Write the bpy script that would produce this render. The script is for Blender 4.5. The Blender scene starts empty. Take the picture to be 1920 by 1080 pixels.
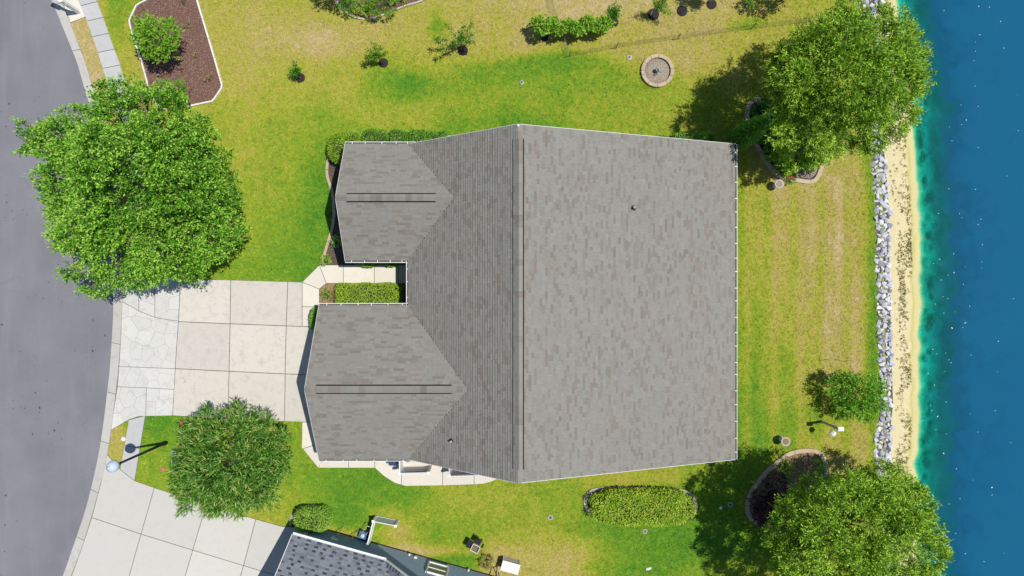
import bpy, bmesh, math, random
import numpy as np
from mathutils import Vector, Matrix, noise as mnoise

S = bpy.context.scene
COL = S.collection
H = 40.0
rad = math.radians

# ---------------------------------------------------------------- camera
cd = bpy.data.cameras.new("camera"); cam = bpy.data.objects.new("camera", cd)
COL.objects.link(cam); cam.location = (0, 0, H); cam.rotation_euler = (0, 0, 0)
cd.sensor_width = 36; cd.lens = 24; cd.clip_end = 2000; cd.clip_start = 0.5
S.camera = cam
# ---------------------------------------------------------------- light
SUNV = Vector((0.392, 0.062, 1.0)).normalized()
W = bpy.data.worlds.new("World"); S.world = W; W.use_nodes = True
wn = W.node_tree; bg = wn.nodes["Background"]
sky = wn.nodes.new("ShaderNodeTexSky"); sky.sky_type = 'NISHITA'; sky.sun_disc = False
sky.sun_elevation = math.asin(SUNV.z); sky.sun_rotation = rad(85.0)
sky.air_density = 1.2; sky.dust_density = 0.3; sky.ozone_density = 4.0
wn.links.new(sky.outputs[0], bg.inputs[0]); bg.inputs[1].default_value = 0.088
sl = bpy.data.lights.new("sun", 'SUN'); sl.energy = 4.45; sl.angle = rad(0.5); sl.color = (1.0, 0.965, 0.90)
so = bpy.data.objects.new("sun", sl); COL.objects.link(so); so.location = (30, 5, 60)
so.rotation_euler = (-SUNV).to_track_quat('-Z', 'Y').to_euler()
S.view_settings.view_transform = 'Standard'; S.view_settings.look = 'None'
S.view_settings.exposure = 0.0; S.view_settings.gamma = 1.0
S.view_settings.use_curve_mapping = False
S.cycles.max_bounces = 6; S.cycles.diffuse_bounces = 2; S.cycles.transparent_max_bounces = 12

# ---------------------------------------------------------------- helpers
def P(px, py, h=0.0):
    k = (H - h) / 1280.0
    return ((px - 960) * k, (540 - py) * k)
def P3(px, py, h=0.0, z=None):
    x, y = P(px, py, h); return Vector((x, y, h if z is None else z))
def PL(pts, h=0.0): return [P(a, b, h) for a, b in pts]
def tag(o, label=None, cat=None, group=None, kind=None):
    if label: o["label"] = label
    if cat: o["category"] = cat
    if group: o["group"] = group
    if kind: o["kind"] = kind
    return o
def thing(name, label, cat, loc=(0, 0, 0), group=None, rz=0):
    o = bpy.data.objects.new(name, None); COL.objects.link(o); o.location = loc
    o.rotation_euler = (0, 0, rz); o.empty_display_size = 0.3
    bpy.context.view_layer.update() if False else None
    return tag(o, label, cat, group)
def link(o, parent=None):
    COL.objects.link(o)
    if parent is not None: o.parent = parent
    return o
def wmat(parent):
    return (Matrix.Translation(parent.location) @ parent.rotation_euler.to_matrix().to_4x4()) if parent is not None else Matrix.Identity(4)

class MB:
    """collects polygons in world space"""
    def __init__(s): s.v = []; s.f = []
    def add(s, vs, fs):
        n = len(s.v); s.v += [tuple(v) for v in vs]; s.f += [tuple(i + n for i in f) for f in fs]; return s
    def box(s, c, d, rz=0, M=None):
        x, y, z = [q / 2 for q in d]
        vs = [Vector((sx * x, sy * y, sz * z)) for sz in (-1, 1) for sy in (-1, 1) for sx in (-1, 1)]
        R = Matrix.Rotation(rz, 3, 'Z') if M is None else M
        vs = [R @ v + Vector(c) for v in vs]
        return s.add(vs, [(0, 2, 3, 1), (4, 5, 7, 6), (0, 1, 5, 4), (2, 6, 7, 3), (0, 4, 6, 2), (1, 3, 7, 5)])
    def bar(s, a, b, w, h):
        a, b = Vector(a), Vector(b); d = b - a; L = d.length; d.normalize()
        up = Vector((0, 0, 1)) if abs(d.z) < .95 else Vector((0, 1, 0))
        sx = d.cross(up).normalized(); u = sx.cross(d)
        M = Matrix((d, sx, u)).transposed()
        return s.box((a + b) / 2, (L, w, h), M=M)
    def prism(s, poly, z0, z1):
        n = len(poly)
        ar = sum(poly[i][0] * poly[(i + 1) % n][1] - poly[(i + 1) % n][0] * poly[i][1] for i in range(n))
        if ar < 0: poly = poly[::-1]
        vs = [(p[0], p[1], z0) for p in poly] + [(p[0], p[1], z1) for p in poly]
        fs = [tuple(range(n))[::-1], tuple(range(n, 2 * n))] + [(i, (i + 1) % n, n + (i + 1) % n, n + i) for i in range(n)]
        return s.add(vs, fs)
    def tube(s, pts, rs, n=8, cap=True):
        pts = [Vector(p) for p in pts]
        if not hasattr(rs, '__len__'): rs = [rs] * len(pts)
        rings = []
        for i, p in enumerate(pts):
            d = (pts[min(i + 1, len(pts) - 1)] - pts[max(i - 1, 0)]).normalized()
            up = Vector((0, 0, 1)) if abs(d.z) < .9 else Vector((1, 0, 0))
            a = d.cross(up).normalized(); b = a.cross(d)
            rings.append([p + (a * math.cos(2 * math.pi * k / n) + b * math.sin(2 * math.pi * k / n)) * rs[i] for k in range(n)])
        vs = [v for r in rings for v in r]; fs = []
        for i in range(len(pts) - 1):
            for k in range(n):
                fs.append((i * n + k, i * n + (k + 1) % n, (i + 1) * n + (k + 1) % n, (i + 1) * n + k))
        if cap: fs += [tuple(range(n))[::-1], tuple(range((len(pts) - 1) * n, len(pts) * n))]
        return s.add(vs, fs)
    def lathe(s, c, prof, n=20, cap=True):
        vs = []; fs = []; m = len(prof)
        for r, z in prof:
            vs += [(c[0] + r * math.cos(2 * math.pi * k / n), c[1] + r * math.sin(2 * math.pi * k / n), c[2] + z) for k in range(n)]
        for i in range(m - 1):
            for k in range(n): fs.append((i * n + k, i * n + (k + 1) % n, (i + 1) * n + (k + 1) % n, (i + 1) * n + k))
        if cap: fs += [tuple(range(n))[::-1], tuple(range((m - 1) * n, m * n))]
        return s.add(vs, fs)
    def build(s, name, mat, parent=None, smooth=False, origin=None):
        me = bpy.data.meshes.new(name)
        vs = s.v
        o = bpy.data.objects.new(name, me)
        if parent is not None:
            Mi = world_of(parent).inverted(); vs = [tuple(Mi @ Vector(v)) for v in vs]
        elif origin is not None:
            oo = Vector(origin); vs = [tuple(Vector(v) - oo) for v in vs]; o.location = oo
        me.from_pydata(vs, [], s.f); me.update()
        if smooth: me.shade_smooth()
        me.materials.append(mat)
        return link(o, parent)
def world_of(o):
    M = Matrix.Translation(o.location) @ o.rotation_euler.to_matrix().to_4x4()
    return (world_of(o.parent) @ M) if o.parent is not None else M
def piece(name, mesh, parent, loc=(0, 0, 0), rot=(0, 0, 0), scl=(1, 1, 1)):
    o = bpy.data.objects.new(name, mesh); o.location = loc; o.rotation_euler = rot; o.scale = scl
    return link(o, parent)

def fastmesh(name, V, F, mat, parent=None, attrs=None, kind=None, smooth=False):
    """V (n,3) float, F (m,4) int"""
    me = bpy.data.meshes.new(name)
    V = np.asarray(V, dtype=np.float32)
    if parent is not None:
        Mi = np.array(world_of(parent).inverted()); V = V @ Mi[:3, :3].T.astype(np.float32) + Mi[:3, 3].astype(np.float32)
    F = np.asarray(F, dtype=np.int32); k = F.shape[1]
    me.vertices.add(len(V)); me.vertices.foreach_set("co", V.ravel().astype(np.float32))
    me.loops.add(F.size); me.loops.foreach_set("vertex_index", F.ravel())
    me.polygons.add(len(F)); me.polygons.foreach_set("loop_start", np.arange(0, F.size, k, dtype=np.int32))
    me.update(calc_edges=True)
    if attrs:
        for an, av in attrs.items():
            a = me.attributes.new(an, 'FLOAT', 'POINT'); a.data.foreach_set("value", np.asarray(av, dtype=np.float32))
    me.materials.append(mat)
    if smooth: me.shade_smooth()
    o = bpy.data.objects.new(name, me); link(o, parent)
    if kind: o["kind"] = kind
    return o

def clip(poly, a, b, c):
    """keep a*x+b*y<=c"""
    out = []
    for i in range(len(poly)):
        p, q = poly[i], poly[(i + 1) % len(poly)]
        dp, dq = a * p[0] + b * p[1] - c, a * q[0] + b * q[1] - c
        if dp <= 0: out.append(p)
        if (dp < 0 < dq) or (dq < 0 < dp):
            t = dp / (dp - dq); out.append((p[0] + (q[0] - p[0]) * t, p[1] + (q[1] - p[1]) * t))
    return out
def inset(poly, d):
    n = len(poly)
    ar = sum(poly[i][0] * poly[(i + 1) % n][1] - poly[(i + 1) % n][0] * poly[i][1] for i in range(n))
    if ar < 0: poly = poly[::-1]
    out = []
    for i in range(n):
        p0, p1, p2 = Vector(poly[i - 1]), Vector(poly[i]), Vector(poly[(i + 1) % n])
        e1 = (p1 - p0); e2 = (p2 - p1)
        if e1.length < 1e-6 or e2.length < 1e-6: continue
        e1.normalize(); e2.normalize()
        n1 = Vector((-e1.y, e1.x)); n2 = Vector((-e2.y, e2.x)); m = (n1 + n2)
        if m.length < 1e-4: m = n1
        m.normalize(); k = d / max(0.4, m.dot(n1)); out.append(tuple(p1 + m * k))
    return out
def smooth_line(pts, step=8):
    """Catmull-Rom through pixel points"""
    out = []; n = len(pts)
    for i in range(n - 1):
        p0, p1, p2, p3 = [np.array(pts[j], float) for j in (max(i - 1, 0), i, i + 1, min(i + 2, n - 1))]
        m = max(1, int(np.linalg.norm(p2 - p1) / step))
        for k in range(m):
            t = k / m
            out.append(tuple(0.5 * ((2 * p1) + (-p0 + p2) * t + (2 * p0 - 5 * p1 + 4 * p2 - p3) * t * t + (-p0 + 3 * p1 - 3 * p2 + p3) * t ** 3)))
    out.append(tuple(pts[-1])); return out

# ---------------------------------------------------------------- materials
def newmat(name):
    m = bpy.data.materials.new(name); m.use_nodes = True
    nt = m.node_tree; b = nt.nodes["Principled BSDF"]; return m, nt, b
def nd(nt, t, **kw):
    n = nt.nodes.new(t)
    for k, v in kw.items():
        if k.startswith('i_'): n.inputs[k[2:].replace('_', ' ')].default_value = v
        else: setattr(n, k, v)
    return n
def lin(c):
    return tuple(((v / 255) / 12.92 if v / 255 < .04045 else ((v / 255 + .055) / 1.055) ** 2.4) for v in c)
def c4(c, k=1.0): return (c[0] * k, c[1] * k, c[2] * k, 1)
def ramp(nt, stops, interp='LINEAR'):
    r = nd(nt, "ShaderNodeValToRGB"); r.color_ramp.interpolation = interp
    e = r.color_ramp.elements
    while len(e) < len(stops): e.new(0.5)
    for q, (p, c) in zip(e, stops): q.position = p; q.color = c if len(c) == 4 else (*c, 1)
    return r
def pos(nt): return nd(nt, "ShaderNodeNewGeometry").outputs["Position"]
def noise(nt, scale, detail=4, rough=.55, vec=None, dist=0):
    n = nd(nt, "ShaderNodeTexNoise"); n.inputs["Scale"].default_value = scale; n.inputs["Detail"].default_value = detail
    n.inputs["Roughness"].default_value = rough; n.inputs["Distortion"].default_value = dist
    nt.links.new(vec if vec is not None else pos(nt), n.inputs["Vector"]); return n.outputs[0]
def mixc(nt, a, b, fac, mode='MIX'):
    m = nd(nt, "ShaderNodeMix", data_type='RGBA', blend_type=mode)
    for s_, v in (("A", a), ("B", b)):
        k = 6 if s_ == "A" else 7
        if isinstance(v, (tuple, list)): m.inputs[k].default_value = v if len(v) == 4 else (*v, 1)
        else: nt.links.new(v, m.inputs[k])
    if isinstance(fac, (int, float)): m.inputs[0].default_value = fac
    else: nt.links.new(fac, m.inputs[0])
    return m.outputs[2]
def mapr(nt, v, a, b, c=0, d=1):
    m = nd(nt, "ShaderNodeMapRange"); nt.links.new(v, m.inputs[0])
    for i, q in enumerate((a, b, c, d)): m.inputs[i + 1].default_value = q
    return m.outputs[0]
def math_(nt, op, a, b=0.0):
    m = nd(nt, "ShaderNodeMath", operation=op)
    for i, q in enumerate((a, b)):
        if isinstance(q, (int, float)): m.inputs[i].default_value = q
        else: nt.links.new(q, m.inputs[i])
    return m.outputs[0]
def bump(nt, b, h, strength=.3, dist=.02):
    n = nd(nt, "ShaderNodeBump"); n.inputs["Strength"].default_value = strength; n.inputs["Distance"].default_value = dist
    nt.links.new(h, n.inputs["Height"]); nt.links.new(n.outputs[0], b.inputs["Normal"])
def plain(name, c, rough=.6, var=.12, scale=8, metallic=0, spec=.4, bmp=.0):
    m, nt, b = newmat(name); c = c4(c)
    col = mixc(nt, c4(c, 1 - var), c4(c, 1 + var), noise(nt, scale, 5))
    nt.links.new(col, b.inputs["Base Color"]); b.inputs["Roughness"].default_value = rough
    b.inputs["Metallic"].default_value = metallic; b.inputs["Specular IOR Level"].default_value = spec
    if bmp: bump(nt, b, noise(nt, scale * 4, 4), bmp)
    return m
def concrete(name, base, stain=.35, warm=(1.06, 1.0, .93), spots=False):
    m, nt, b = newmat(name)
    oi = nd(nt, "ShaderNodeObjectInfo").outputs["Random"]
    big = noise(nt, .45, 3, .6); mid = noise(nt, 2.2, 6, .65, dist=.6); fine = noise(nt, 30, 5, .7)
    c = mixc(nt, c4(base), (base[0] * warm[0], base[1] * warm[1], base[2] * warm[2], 1), big)
    c = mixc(nt, c, c4(base, 1 - stain), mapr(nt, mid, .5, .8))
    c = mixc(nt, c, c4(base, .75), mapr(nt, oi, 0, 1, 0, .42))
    c = mixc(nt, c, (.5, .5, .5, 1), mapr(nt, fine, .3, .7, 0, .10), 'MULTIPLY')
    if spots:
        s = mapr(nt, noise(nt, 5, 4, .55, dist=1.0), .56, .72)
        s2 = mapr(nt, noise(nt, .7, 3), .42, .66)
        c = mixc(nt, c, c4(base, .55), math_(nt, 'MULTIPLY', s, math_(nt, 'MULTIPLY', s2, .75)))
    nt.links.new(c, b.inputs["Base Color"]); b.inputs["Roughness"].default_value = .85; b.inputs["Specular IOR Level"].default_value = .2
    bump(nt, b, fine, .12, .01); return m

M = {}
M['white'] = plain("white_paint", (.80, .80, .80), .45, .05)
M['white_dirty'] = plain("weathered_white", (.66, .66, .68), .5, .2, 5)
M['black'] = plain("black_metal", (.012, .012, .014), .45, .2, metallic=.2)
M['dark'] = plain("dark_gap", (.02, .02, .02), .8)
M['grey_metal'] = plain("grey_metal", (.32, .36, .38), .5, .1, metallic=.2)
M['navy'] = plain("navy_plastic", (.03, .045, .12), .45)
M['rust'] = plain("rust_brown", (.28, .085, .035), .7, .4, 14)
M['brick_edge'] = concrete("edging_concrete", (.50, .40, .28), .3)
M['edge_grey'] = concrete("edging_grey", (.48, .43, .38), .3)
M['edge_white'] = plain("edging_white", (.70, .68, .62), .7, .15, 3)
M['drive'] = concrete("driveway_concrete", (.595, .56, .505), .26, (1.04, 1.0, .95), spots=True)
M['apron'] = concrete("apron_concrete", (.61, .595, .555), .26, (1.0, 1.0, 1.0), spots=True)
M['walk'] = concrete("walk_concrete", (.68, .64, .57), .14)
M['sidewalk'] = concrete("sidewalk_concrete", (.50, .50, .49), .16, (1, 1, 1))
M['ndrive'] = concrete("neighbour_concrete", (.56, .55, .515), .10)
M['kerb'] = concrete("kerb_concrete", (.52, .50, .465), .28, (1.02, 1, .97))
M['joint'] = plain("joint_soil", (.11, .095, .07), .95, .4, 10)
M['bark'] = plain("bark", (.16, .12, .09), .9, .35, 12, bmp=.6)
M['palebark'] = plain("pale_bark", (.20, .175, .14), .9, .3, 12, bmp=.5)
M['wall_tan'] = plain("tan_siding", (.52, .47, .38), .7, .06)
M['glass'] = plain("window_glass", (.10, .16, .15), .08, .3, 3, spec=.9)
M['soffit'] = plain("roof_deck", (.10, .095, .09), .9)
M['vent'] = plain("vent_black", (.008, .008, .008), .9)
M['plasticgreen'] = plain("green_box", (.16, .26, .20), .5)

def mat_asphalt():
    m, nt, b = newmat("asphalt")
    base = (.205, .202, .222)
    mp = nd(nt, "ShaderNodeMapping"); mp.inputs["Scale"].default_value = (1, .12, 1); nt.links.new(pos(nt), mp.inputs[0])
    streak = noise(nt, 1.3, 3, .5, mp.outputs[0]); big = noise(nt, .25, 3); fine = noise(nt, 28, 6, .8); sp = noise(nt, 75, 2, .9)
    c = mixc(nt, c4(base, .86), c4(base, 1.14), mapr(nt, big, .3, .7))
    c = mixc(nt, c, c4(base, 1.25), mapr(nt, streak, .5, .75, 0, .5))
    c = mixc(nt, c, c4(base, .5), mapr(nt, fine, .42, .72, 0, .6))
    c = mixc(nt, c, c4((.42, .42, .44)), mapr(nt, sp, .62, .8, 0, .35))
    spots = mapr(nt, noise(nt, 4.5, 2, .4), .69, .72)
    area = mapr(nt, noise(nt, .35, 2), .5, .6)
    c = mixc(nt, c, c4((.03, .03, .03)), math_(nt, 'MULTIPLY', math_(nt, 'MULTIPLY', spots, area), .8))
    # hairline tar seams
    v = nd(nt, "ShaderNodeTexVoronoi", feature='DISTANCE_TO_EDGE'); v.inputs["Scale"].default_value = .16
    nv = nd(nt, "ShaderNodeVectorMath", operation='ADD'); nt.links.new(pos(nt), nv.inputs[0])
    nn = nd(nt, "ShaderNodeTexNoise"); nn.inputs["Scale"].default_value = .8; nn.inputs["Detail"].default_value = 5; nt.links.new(pos(nt), nn.inputs["Vector"])
    nt.links.new(nn.outputs[1], nv.inputs[1]); nt.links.new(nv.outputs[0], v.inputs["Vector"])
    c = mixc(nt, c, c4(base, .72), mapr(nt, v.outputs[0], .0, .004, .35, 0))
    nt.links.new(c, b.inputs["Base Color"]); b.inputs["Roughness"].default_value = .9; b.inputs["Specular IOR Level"].default_value = .2
    bump(nt, b, fine, .35, .02); return m
M['asphalt'] = mat_asphalt()

GRASS = [(0.0, (.045, .170, .014)), (.22, (.100, .255, .018)), (.42, (.215, .315, .022)), (.58, (.345, .355, .038)),
         (.72, (.400, .350, .075)), (.86, (.430, .345, .135)), (1.0, (.56, .43, .26))]
def grass_color(nt, src, inst=False):
    """src: dryness socket; adds the mottling of real turf"""
    p = pos(nt)
    n1 = noise(nt, .55, 4, .6, p, .4); n2 = noise(nt, 3.2, 5, .7, p, .5); n3 = noise(nt, 14, 4, .8, p)
    d = math_(nt, 'ADD', src, mapr(nt, n1, .25, .75, -.10, .10))
    d = math_(nt, 'ADD', d, mapr(nt, n2, .25, .75, -.17, .17))
    d = math_(nt, 'ADD', d, mapr(nt, n3, .25, .75, -.20, .20))
    r = ramp(nt, [(p_, c4(c)) for p_, c in GRASS]); nt.links.new(d, r.inputs[0])
    tuft = noise(nt, 7.5, 4, .65, p, .3)
    c = mixc(nt, r.outputs[0], (.62, .66, .55, 1), mapr(nt, tuft, .54, .74, 0, .75), 'MULTIPLY')
    pale = noise(nt, 5.0, 5, .75, p, .6)
    c = mixc(nt, c, (.52, .44, .22, 1), mapr(nt, pale, .60, .78, 0, .35))
    return c, n3, n2
def mat_lawn():
    m, nt, b = newmat("lawn")
    a = nd(nt, "ShaderNodeAttribute", attribute_name="dry").outputs["Fac"]
    c, n3, n2 = grass_color(nt, a)
    f = noise(nt, 45, 3, .8)
    c = mixc(nt, c, (.06, .055, .015, 1), mapr(nt, f, .45, .75, 0, .45))
    nt.links.new(c, b.inputs["Base Color"]); b.inputs["Roughness"].default_value = .95; b.inputs["Specular IOR Level"].default_value = .1
    bump(nt, b, f, .6, .04); return m
M['lawn'] = mat_lawn()
def mat_blade():
    m, nt, b = newmat("grass_blade")
    a = nd(nt, "ShaderNodeAttribute", attribute_name="dry", attribute_type='INSTANCER').outputs["Fac"]
    j = nd(nt, "ShaderNodeAttribute", attribute_name="jit", attribute_type='INSTANCER').outputs["Fac"]
    c, n3, n2 = grass_color(nt, math_(nt, 'ADD', a, mapr(nt, j, 0, 1, -.16, .16)))
    j2 = math_(nt, 'FRACT', math_(nt, 'MULTIPLY', j, 17.3)); bb = mixc(nt, (.75, .75, .75, 1), (1.75, 1.75, 1.75, 1), j2); c = mixc(nt, c, bb, 1.0, 'MULTIPLY')
    nt.links.new(c, b.inputs["Base Color"]); b.inputs["Roughness"].default_value = .7; b.inputs["Specular IOR Level"].default_value = .2
    return m
M['blade'] = mat_blade()

def mat_leaf(name, dark, mid, light, trans=.2, rough=.5):
    m, nt, b = newmat(name)
    t = nd(nt, "ShaderNodeAttribute", attribute_name="tone").outputs["Fac"]
    r = ramp(nt, [(0, c4(dark)), (.5, c4(mid)), (1, c4(light))]); nt.links.new(t, r.inputs[0])
    nt.links.new(r.outputs[0], b.inputs["Base Color"]); b.inputs["Roughness"].default_value = rough; b.inputs["Specular IOR Level"].default_value = .16
    tr = nd(nt, "ShaderNodeBsdfTranslucent")
    tc = mixc(nt, r.outputs[0], (1.1, 1.25, .5, 1), 1.0, 'MULTIPLY'); nt.links.new(tc, tr.inputs[0])
    mx = nd(nt, "ShaderNodeMixShader"); mx.inputs[0].default_value = trans
    nt.links.new(b.outputs[0], mx.inputs[1]); nt.links.new(tr.outputs[0], mx.inputs[2])
    nt.links.new(mx.outputs[0], nt.nodes["Material Output"].inputs[0]); return m
M['leaf_oak'] = mat_leaf("oak_leaves", (.020, .085, .008), (.105, .325, .013), (.40, .64, .09))
M['leaf_willow'] = mat_leaf("fine_leaves", (.030, .090, .006), (.170, .340, .014), (.46, .66, .08))
M['leaf_bright'] = mat_leaf("bright_leaves", (.10, .26, .02), (.20, .42, .03), (.36, .54, .06))
M['leaf_spiky'] = mat_leaf("bottlebrush_leaves", (.035, .13, .016), (.10, .30, .028), (.44, .52, .14), .2)
M['leaf_box'] = mat_leaf("boxwood_leaves", (.055, .18, .018), (.13, .34, .025), (.36, .54, .08))
M['leaf_hedge'] = mat_leaf("hedge_leaves", (.13, .28, .018), (.29, .46, .03), (.52, .60, .09))
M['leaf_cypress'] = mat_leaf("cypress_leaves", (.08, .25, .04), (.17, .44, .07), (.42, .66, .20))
M['leaf_purple'] = mat_leaf("purple_leaves", (.035, .015, .03), (.08, .035, .06), (.16, .07, .08))
M['leaf_weed'] = mat_leaf("weed_leaves", (.13, .11, .035), (.24, .22, .07), (.38, .34, .12))
M['petal'] = plain("red_petal", (.6, .03, .02), .6)
M['core'] = plain("twiggy_core", (.035, .04, .015), .95, .4, 20)

def mat_shingle(name, stops, stainc, valley=False):
    m, nt, b = newmat(name)
    g = nd(nt, "ShaderNodeAttribute", attribute_name="tone").outputs["Fac"]
    r = ramp(nt, stops); nt.links.new(g, r.inputs[0])
    big = noise(nt, .5, 4, .6); gr = noise(nt, 40, 4, .8); mid = noise(nt, 2.0, 5, .7)
    c = mixc(nt, r.outputs[0], stainc, mapr(nt, big, .45, .75, 0, .2))
    c = mixc(nt, c, stainc, mapr(nt, mid, .6, .8, 0, .2))
    c = mixc(nt, c, (.45, .45, .45, 1), mapr(nt, gr, .35, .7, 0, .35), 'MULTIPLY')
    nt.links.new(c, b.inputs["Base Color"]); b.inputs["Roughness"].default_value = .92; b.inputs["Specular IOR Level"].default_value = .15
    bump(nt, b, gr, .3, .01); return m
k = 1.0
M['shingle'] = mat_shingle("weathered_shingle", [(0, c4((.195, .182, .157))), (.08, c4((.225, .211, .184))), (.2, c4((.252, .239, .211))), (.6, c4((.264, .252, .225))),
    (.8, c4((.275, .261, .232))), (.9, c4((.248, .217, .182))), (.97, c4((.215, .185, .155))), (1, c4((.288, .276, .248)))], c4((.19, .185, .165)))
M['nshingle'] = mat_shingle("blue_grey_shingle", [(0, c4((.045, .048, .058))), (.3, c4((.07, .074, .088))), (.4, c4((.14, .155, .18))), (.7, c4((.185, .205, .235))), (1, c4((.225, .245, .27)))], c4((.14, .15, .18)))

def mat_mulch(name, a, b_, c_):
    m, nt, b = newmat(name)
    g = nd(nt, "ShaderNodeAttribute", attribute_name="tone").outputs["Fac"]
    f = noise(nt, 22, 5, .8)
    v = math_(nt, 'ADD', math_(nt, 'MULTIPLY', g, .7), mapr(nt, f, .3, .7, 0, .4))
    r = ramp(nt, [(0, c4(a)), (.5, c4(b_)), (1, c4(c_))]); nt.links.new(v, r.inputs[0])
    nt.links.new(r.outputs[0], b.inputs["Base Color"]); b.inputs["Roughness"].default_value = .95; bump(nt, b, f, .6, .03); return m
M['mulch_red'] = mat_mulch("red_brown_mulch", (.09, .045, .035), (.23, .125, .095), (.42, .27, .21))
M['mulch_dark'] = mat_mulch("dark_mulch", (.05, .035, .03), (.14, .10, .075), (.30, .22, .16))
M['mulch_black'] = mat_mulch("black_mulch", (.018, .012, .014), (.045, .03, .035), (.10, .07, .07))
M['gravel'] = mat_mulch("gravel", (.22, .18, .14), (.40, .34, .26), (.58, .52, .43))
M['leaflitter'] = mat_mulch("leaf_litter", (.16, .10, .05), (.36, .25, .12), (.56, .44, .26))

def mat_rock():
    m, nt, b = newmat("riprap_rock")
    oi = nd(nt, "ShaderNodeObjectInfo").outputs["Random"]
    r = ramp(nt, [(0, c4((.27, .28, .33))), (.3, c4((.42, .42, .48))), (.7, c4((.55, .54, .58))), (1, c4((.70, .68, .68)))]); nt.links.new(oi, r.inputs[0])
    c = mixc(nt, r.outputs[0], (.30, .28, .30, 1), mapr(nt, noise(nt, 9, 5, .7), .5, .75, 0, .5))
    nt.links.new(c, b.inputs["Base Color"]); b.inputs["Roughness"].default_value = .85; bump(nt, b, noise(nt, 25, 4), .4, .02); return m
M['rock'] = mat_rock()
def mat_sand():
    m, nt, b = newmat("sand")
    wet = nd(nt, "ShaderNodeAttribute", attribute_name="wet").outputs["Fac"]
    alg = nd(nt, "ShaderNodeAttribute", attribute_name="alg").outputs["Fac"]
    n1 = noise(nt, 1.2, 5, .6, dist=.5); n2 = noise(nt, 14, 5, .8)
    c = mixc(nt, (.58, .49, .28, 1), (.71, .63, .41, 1), n1)
    c = mixc(nt, c, (.40, .34, .13, 1), mapr(nt, n2, .42, .72, 0, .75))
    c = mixc(nt, c, (.47, .42, .13, 1), math_(nt, 'MULTIPLY', wet, .85))
    wisp = mapr(nt, math_(nt, 'ABSOLUTE', math_(nt, 'SUBTRACT', noise(nt, .9, 3, .5, dist=1.5), .5)), 0, .03, 1, 0)
    c = mixc(nt, c, (.10, .13, .05, 1), alg)
    uw = nd(nt, "ShaderNodeAttribute", attribute_name="under").outputs["Fac"]
    c = mixc(nt, c, (.70, .75, .45, 1), math_(nt, 'MULTIPLY', math_(nt, 'MULTIPLY', wisp, uw), .45))
    nt.links.new(c, b.inputs["Base Color"]); b.inputs["Roughness"].default_value = .9; b.inputs["Specular IOR Level"].default_value = .15
    bump(nt, b, n2, .3, .03); return m
M['sand'] = mat_sand()
def mat_water():
    m, nt, b = newmat("lake_water")
    nt.nodes.remove(b); out = nt.nodes["Material Output"]
    d = math_(nt, 'MULTIPLY', nd(nt, "ShaderNodeAttribute", attribute_name="depth").outputs["Fac"], mapr(nt, noise(nt, .8, 4, .6, dist=.8), .3, .7, .75, 1.25))
    big = noise(nt, .12, 3, .5)
    tr = nd(nt, "ShaderNodeBsdfTransparent"); df = nd(nt, "ShaderNodeBsdfDiffuse"); gl = nd(nt, "ShaderNodeBsdfGlossy")
    tint = ramp(nt, [(0, (1, 1, 1, 1)), (.03, (.55, .95, .90, 1)), (.10, (.09, .80, .88, 1)), (.4, (.03, .62, .85, 1)), (1, (.01, .2, .25, 1))]); nt.links.new(math_(nt, 'MULTIPLY', d, .5), tint.inputs[0])
    nt.links.new(tint.outputs[0], tr.inputs[0])
    body = mixc(nt, (.010, .235, .190, 1), (.0075, .094, .185, 1), mapr(nt, d, .45, 1.05))
    body = mixc(nt, body, (.010, .108, .200, 1), mapr(nt, big, .4, .7, 0, .5))
    nt.links.new(body, df.inputs[0])
    fac = math_(nt, 'SUBTRACT', 1.0, math_(nt, 'EXPONENT', math_(nt, 'MULTIPLY', math_(nt, 'MULTIPLY', d, d), -1.25)))
    mx = nd(nt, "ShaderNodeMixShader"); nt.links.new(fac, mx.inputs[0]); nt.links.new(tr.outputs[0], mx.inputs[1]); nt.links.new(df.outputs[0], mx.inputs[2])
    gl.inputs["Roughness"].default_value = .06
    fr = nd(nt, "ShaderNodeFresnel"); fr.inputs[0].default_value = 1.33
    bp = nd(nt, "ShaderNodeBump"); bp.inputs["Strength"].default_value = .12; bp.inputs["Distance"].default_value = .03
    nt.links.new(noise(nt, 3.5, 4, .6), bp.inputs["Height"]); nt.links.new(bp.outputs[0], gl.inputs["Normal"]); nt.links.new(bp.outputs[0], fr.inputs["Normal"])
    m2 = nd(nt, "ShaderNodeMixShader"); nt.links.new(fr.outputs[0], m2.inputs[0]); nt.links.new(mx.outputs[0], m2.inputs[1]); nt.links.new(gl.outputs[0], m2.inputs[2])
    nt.links.new(m2.outputs[0], out.inputs[0]); return m
M['water'] = mat_water()
M['globe'] = plain("frosted_globe", (.50, .60, .74), .25, .08, 3, spec=.6)
M['siding'] = plain("blue_siding", (.27, .36, .46), .6, .06, 3)

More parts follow.
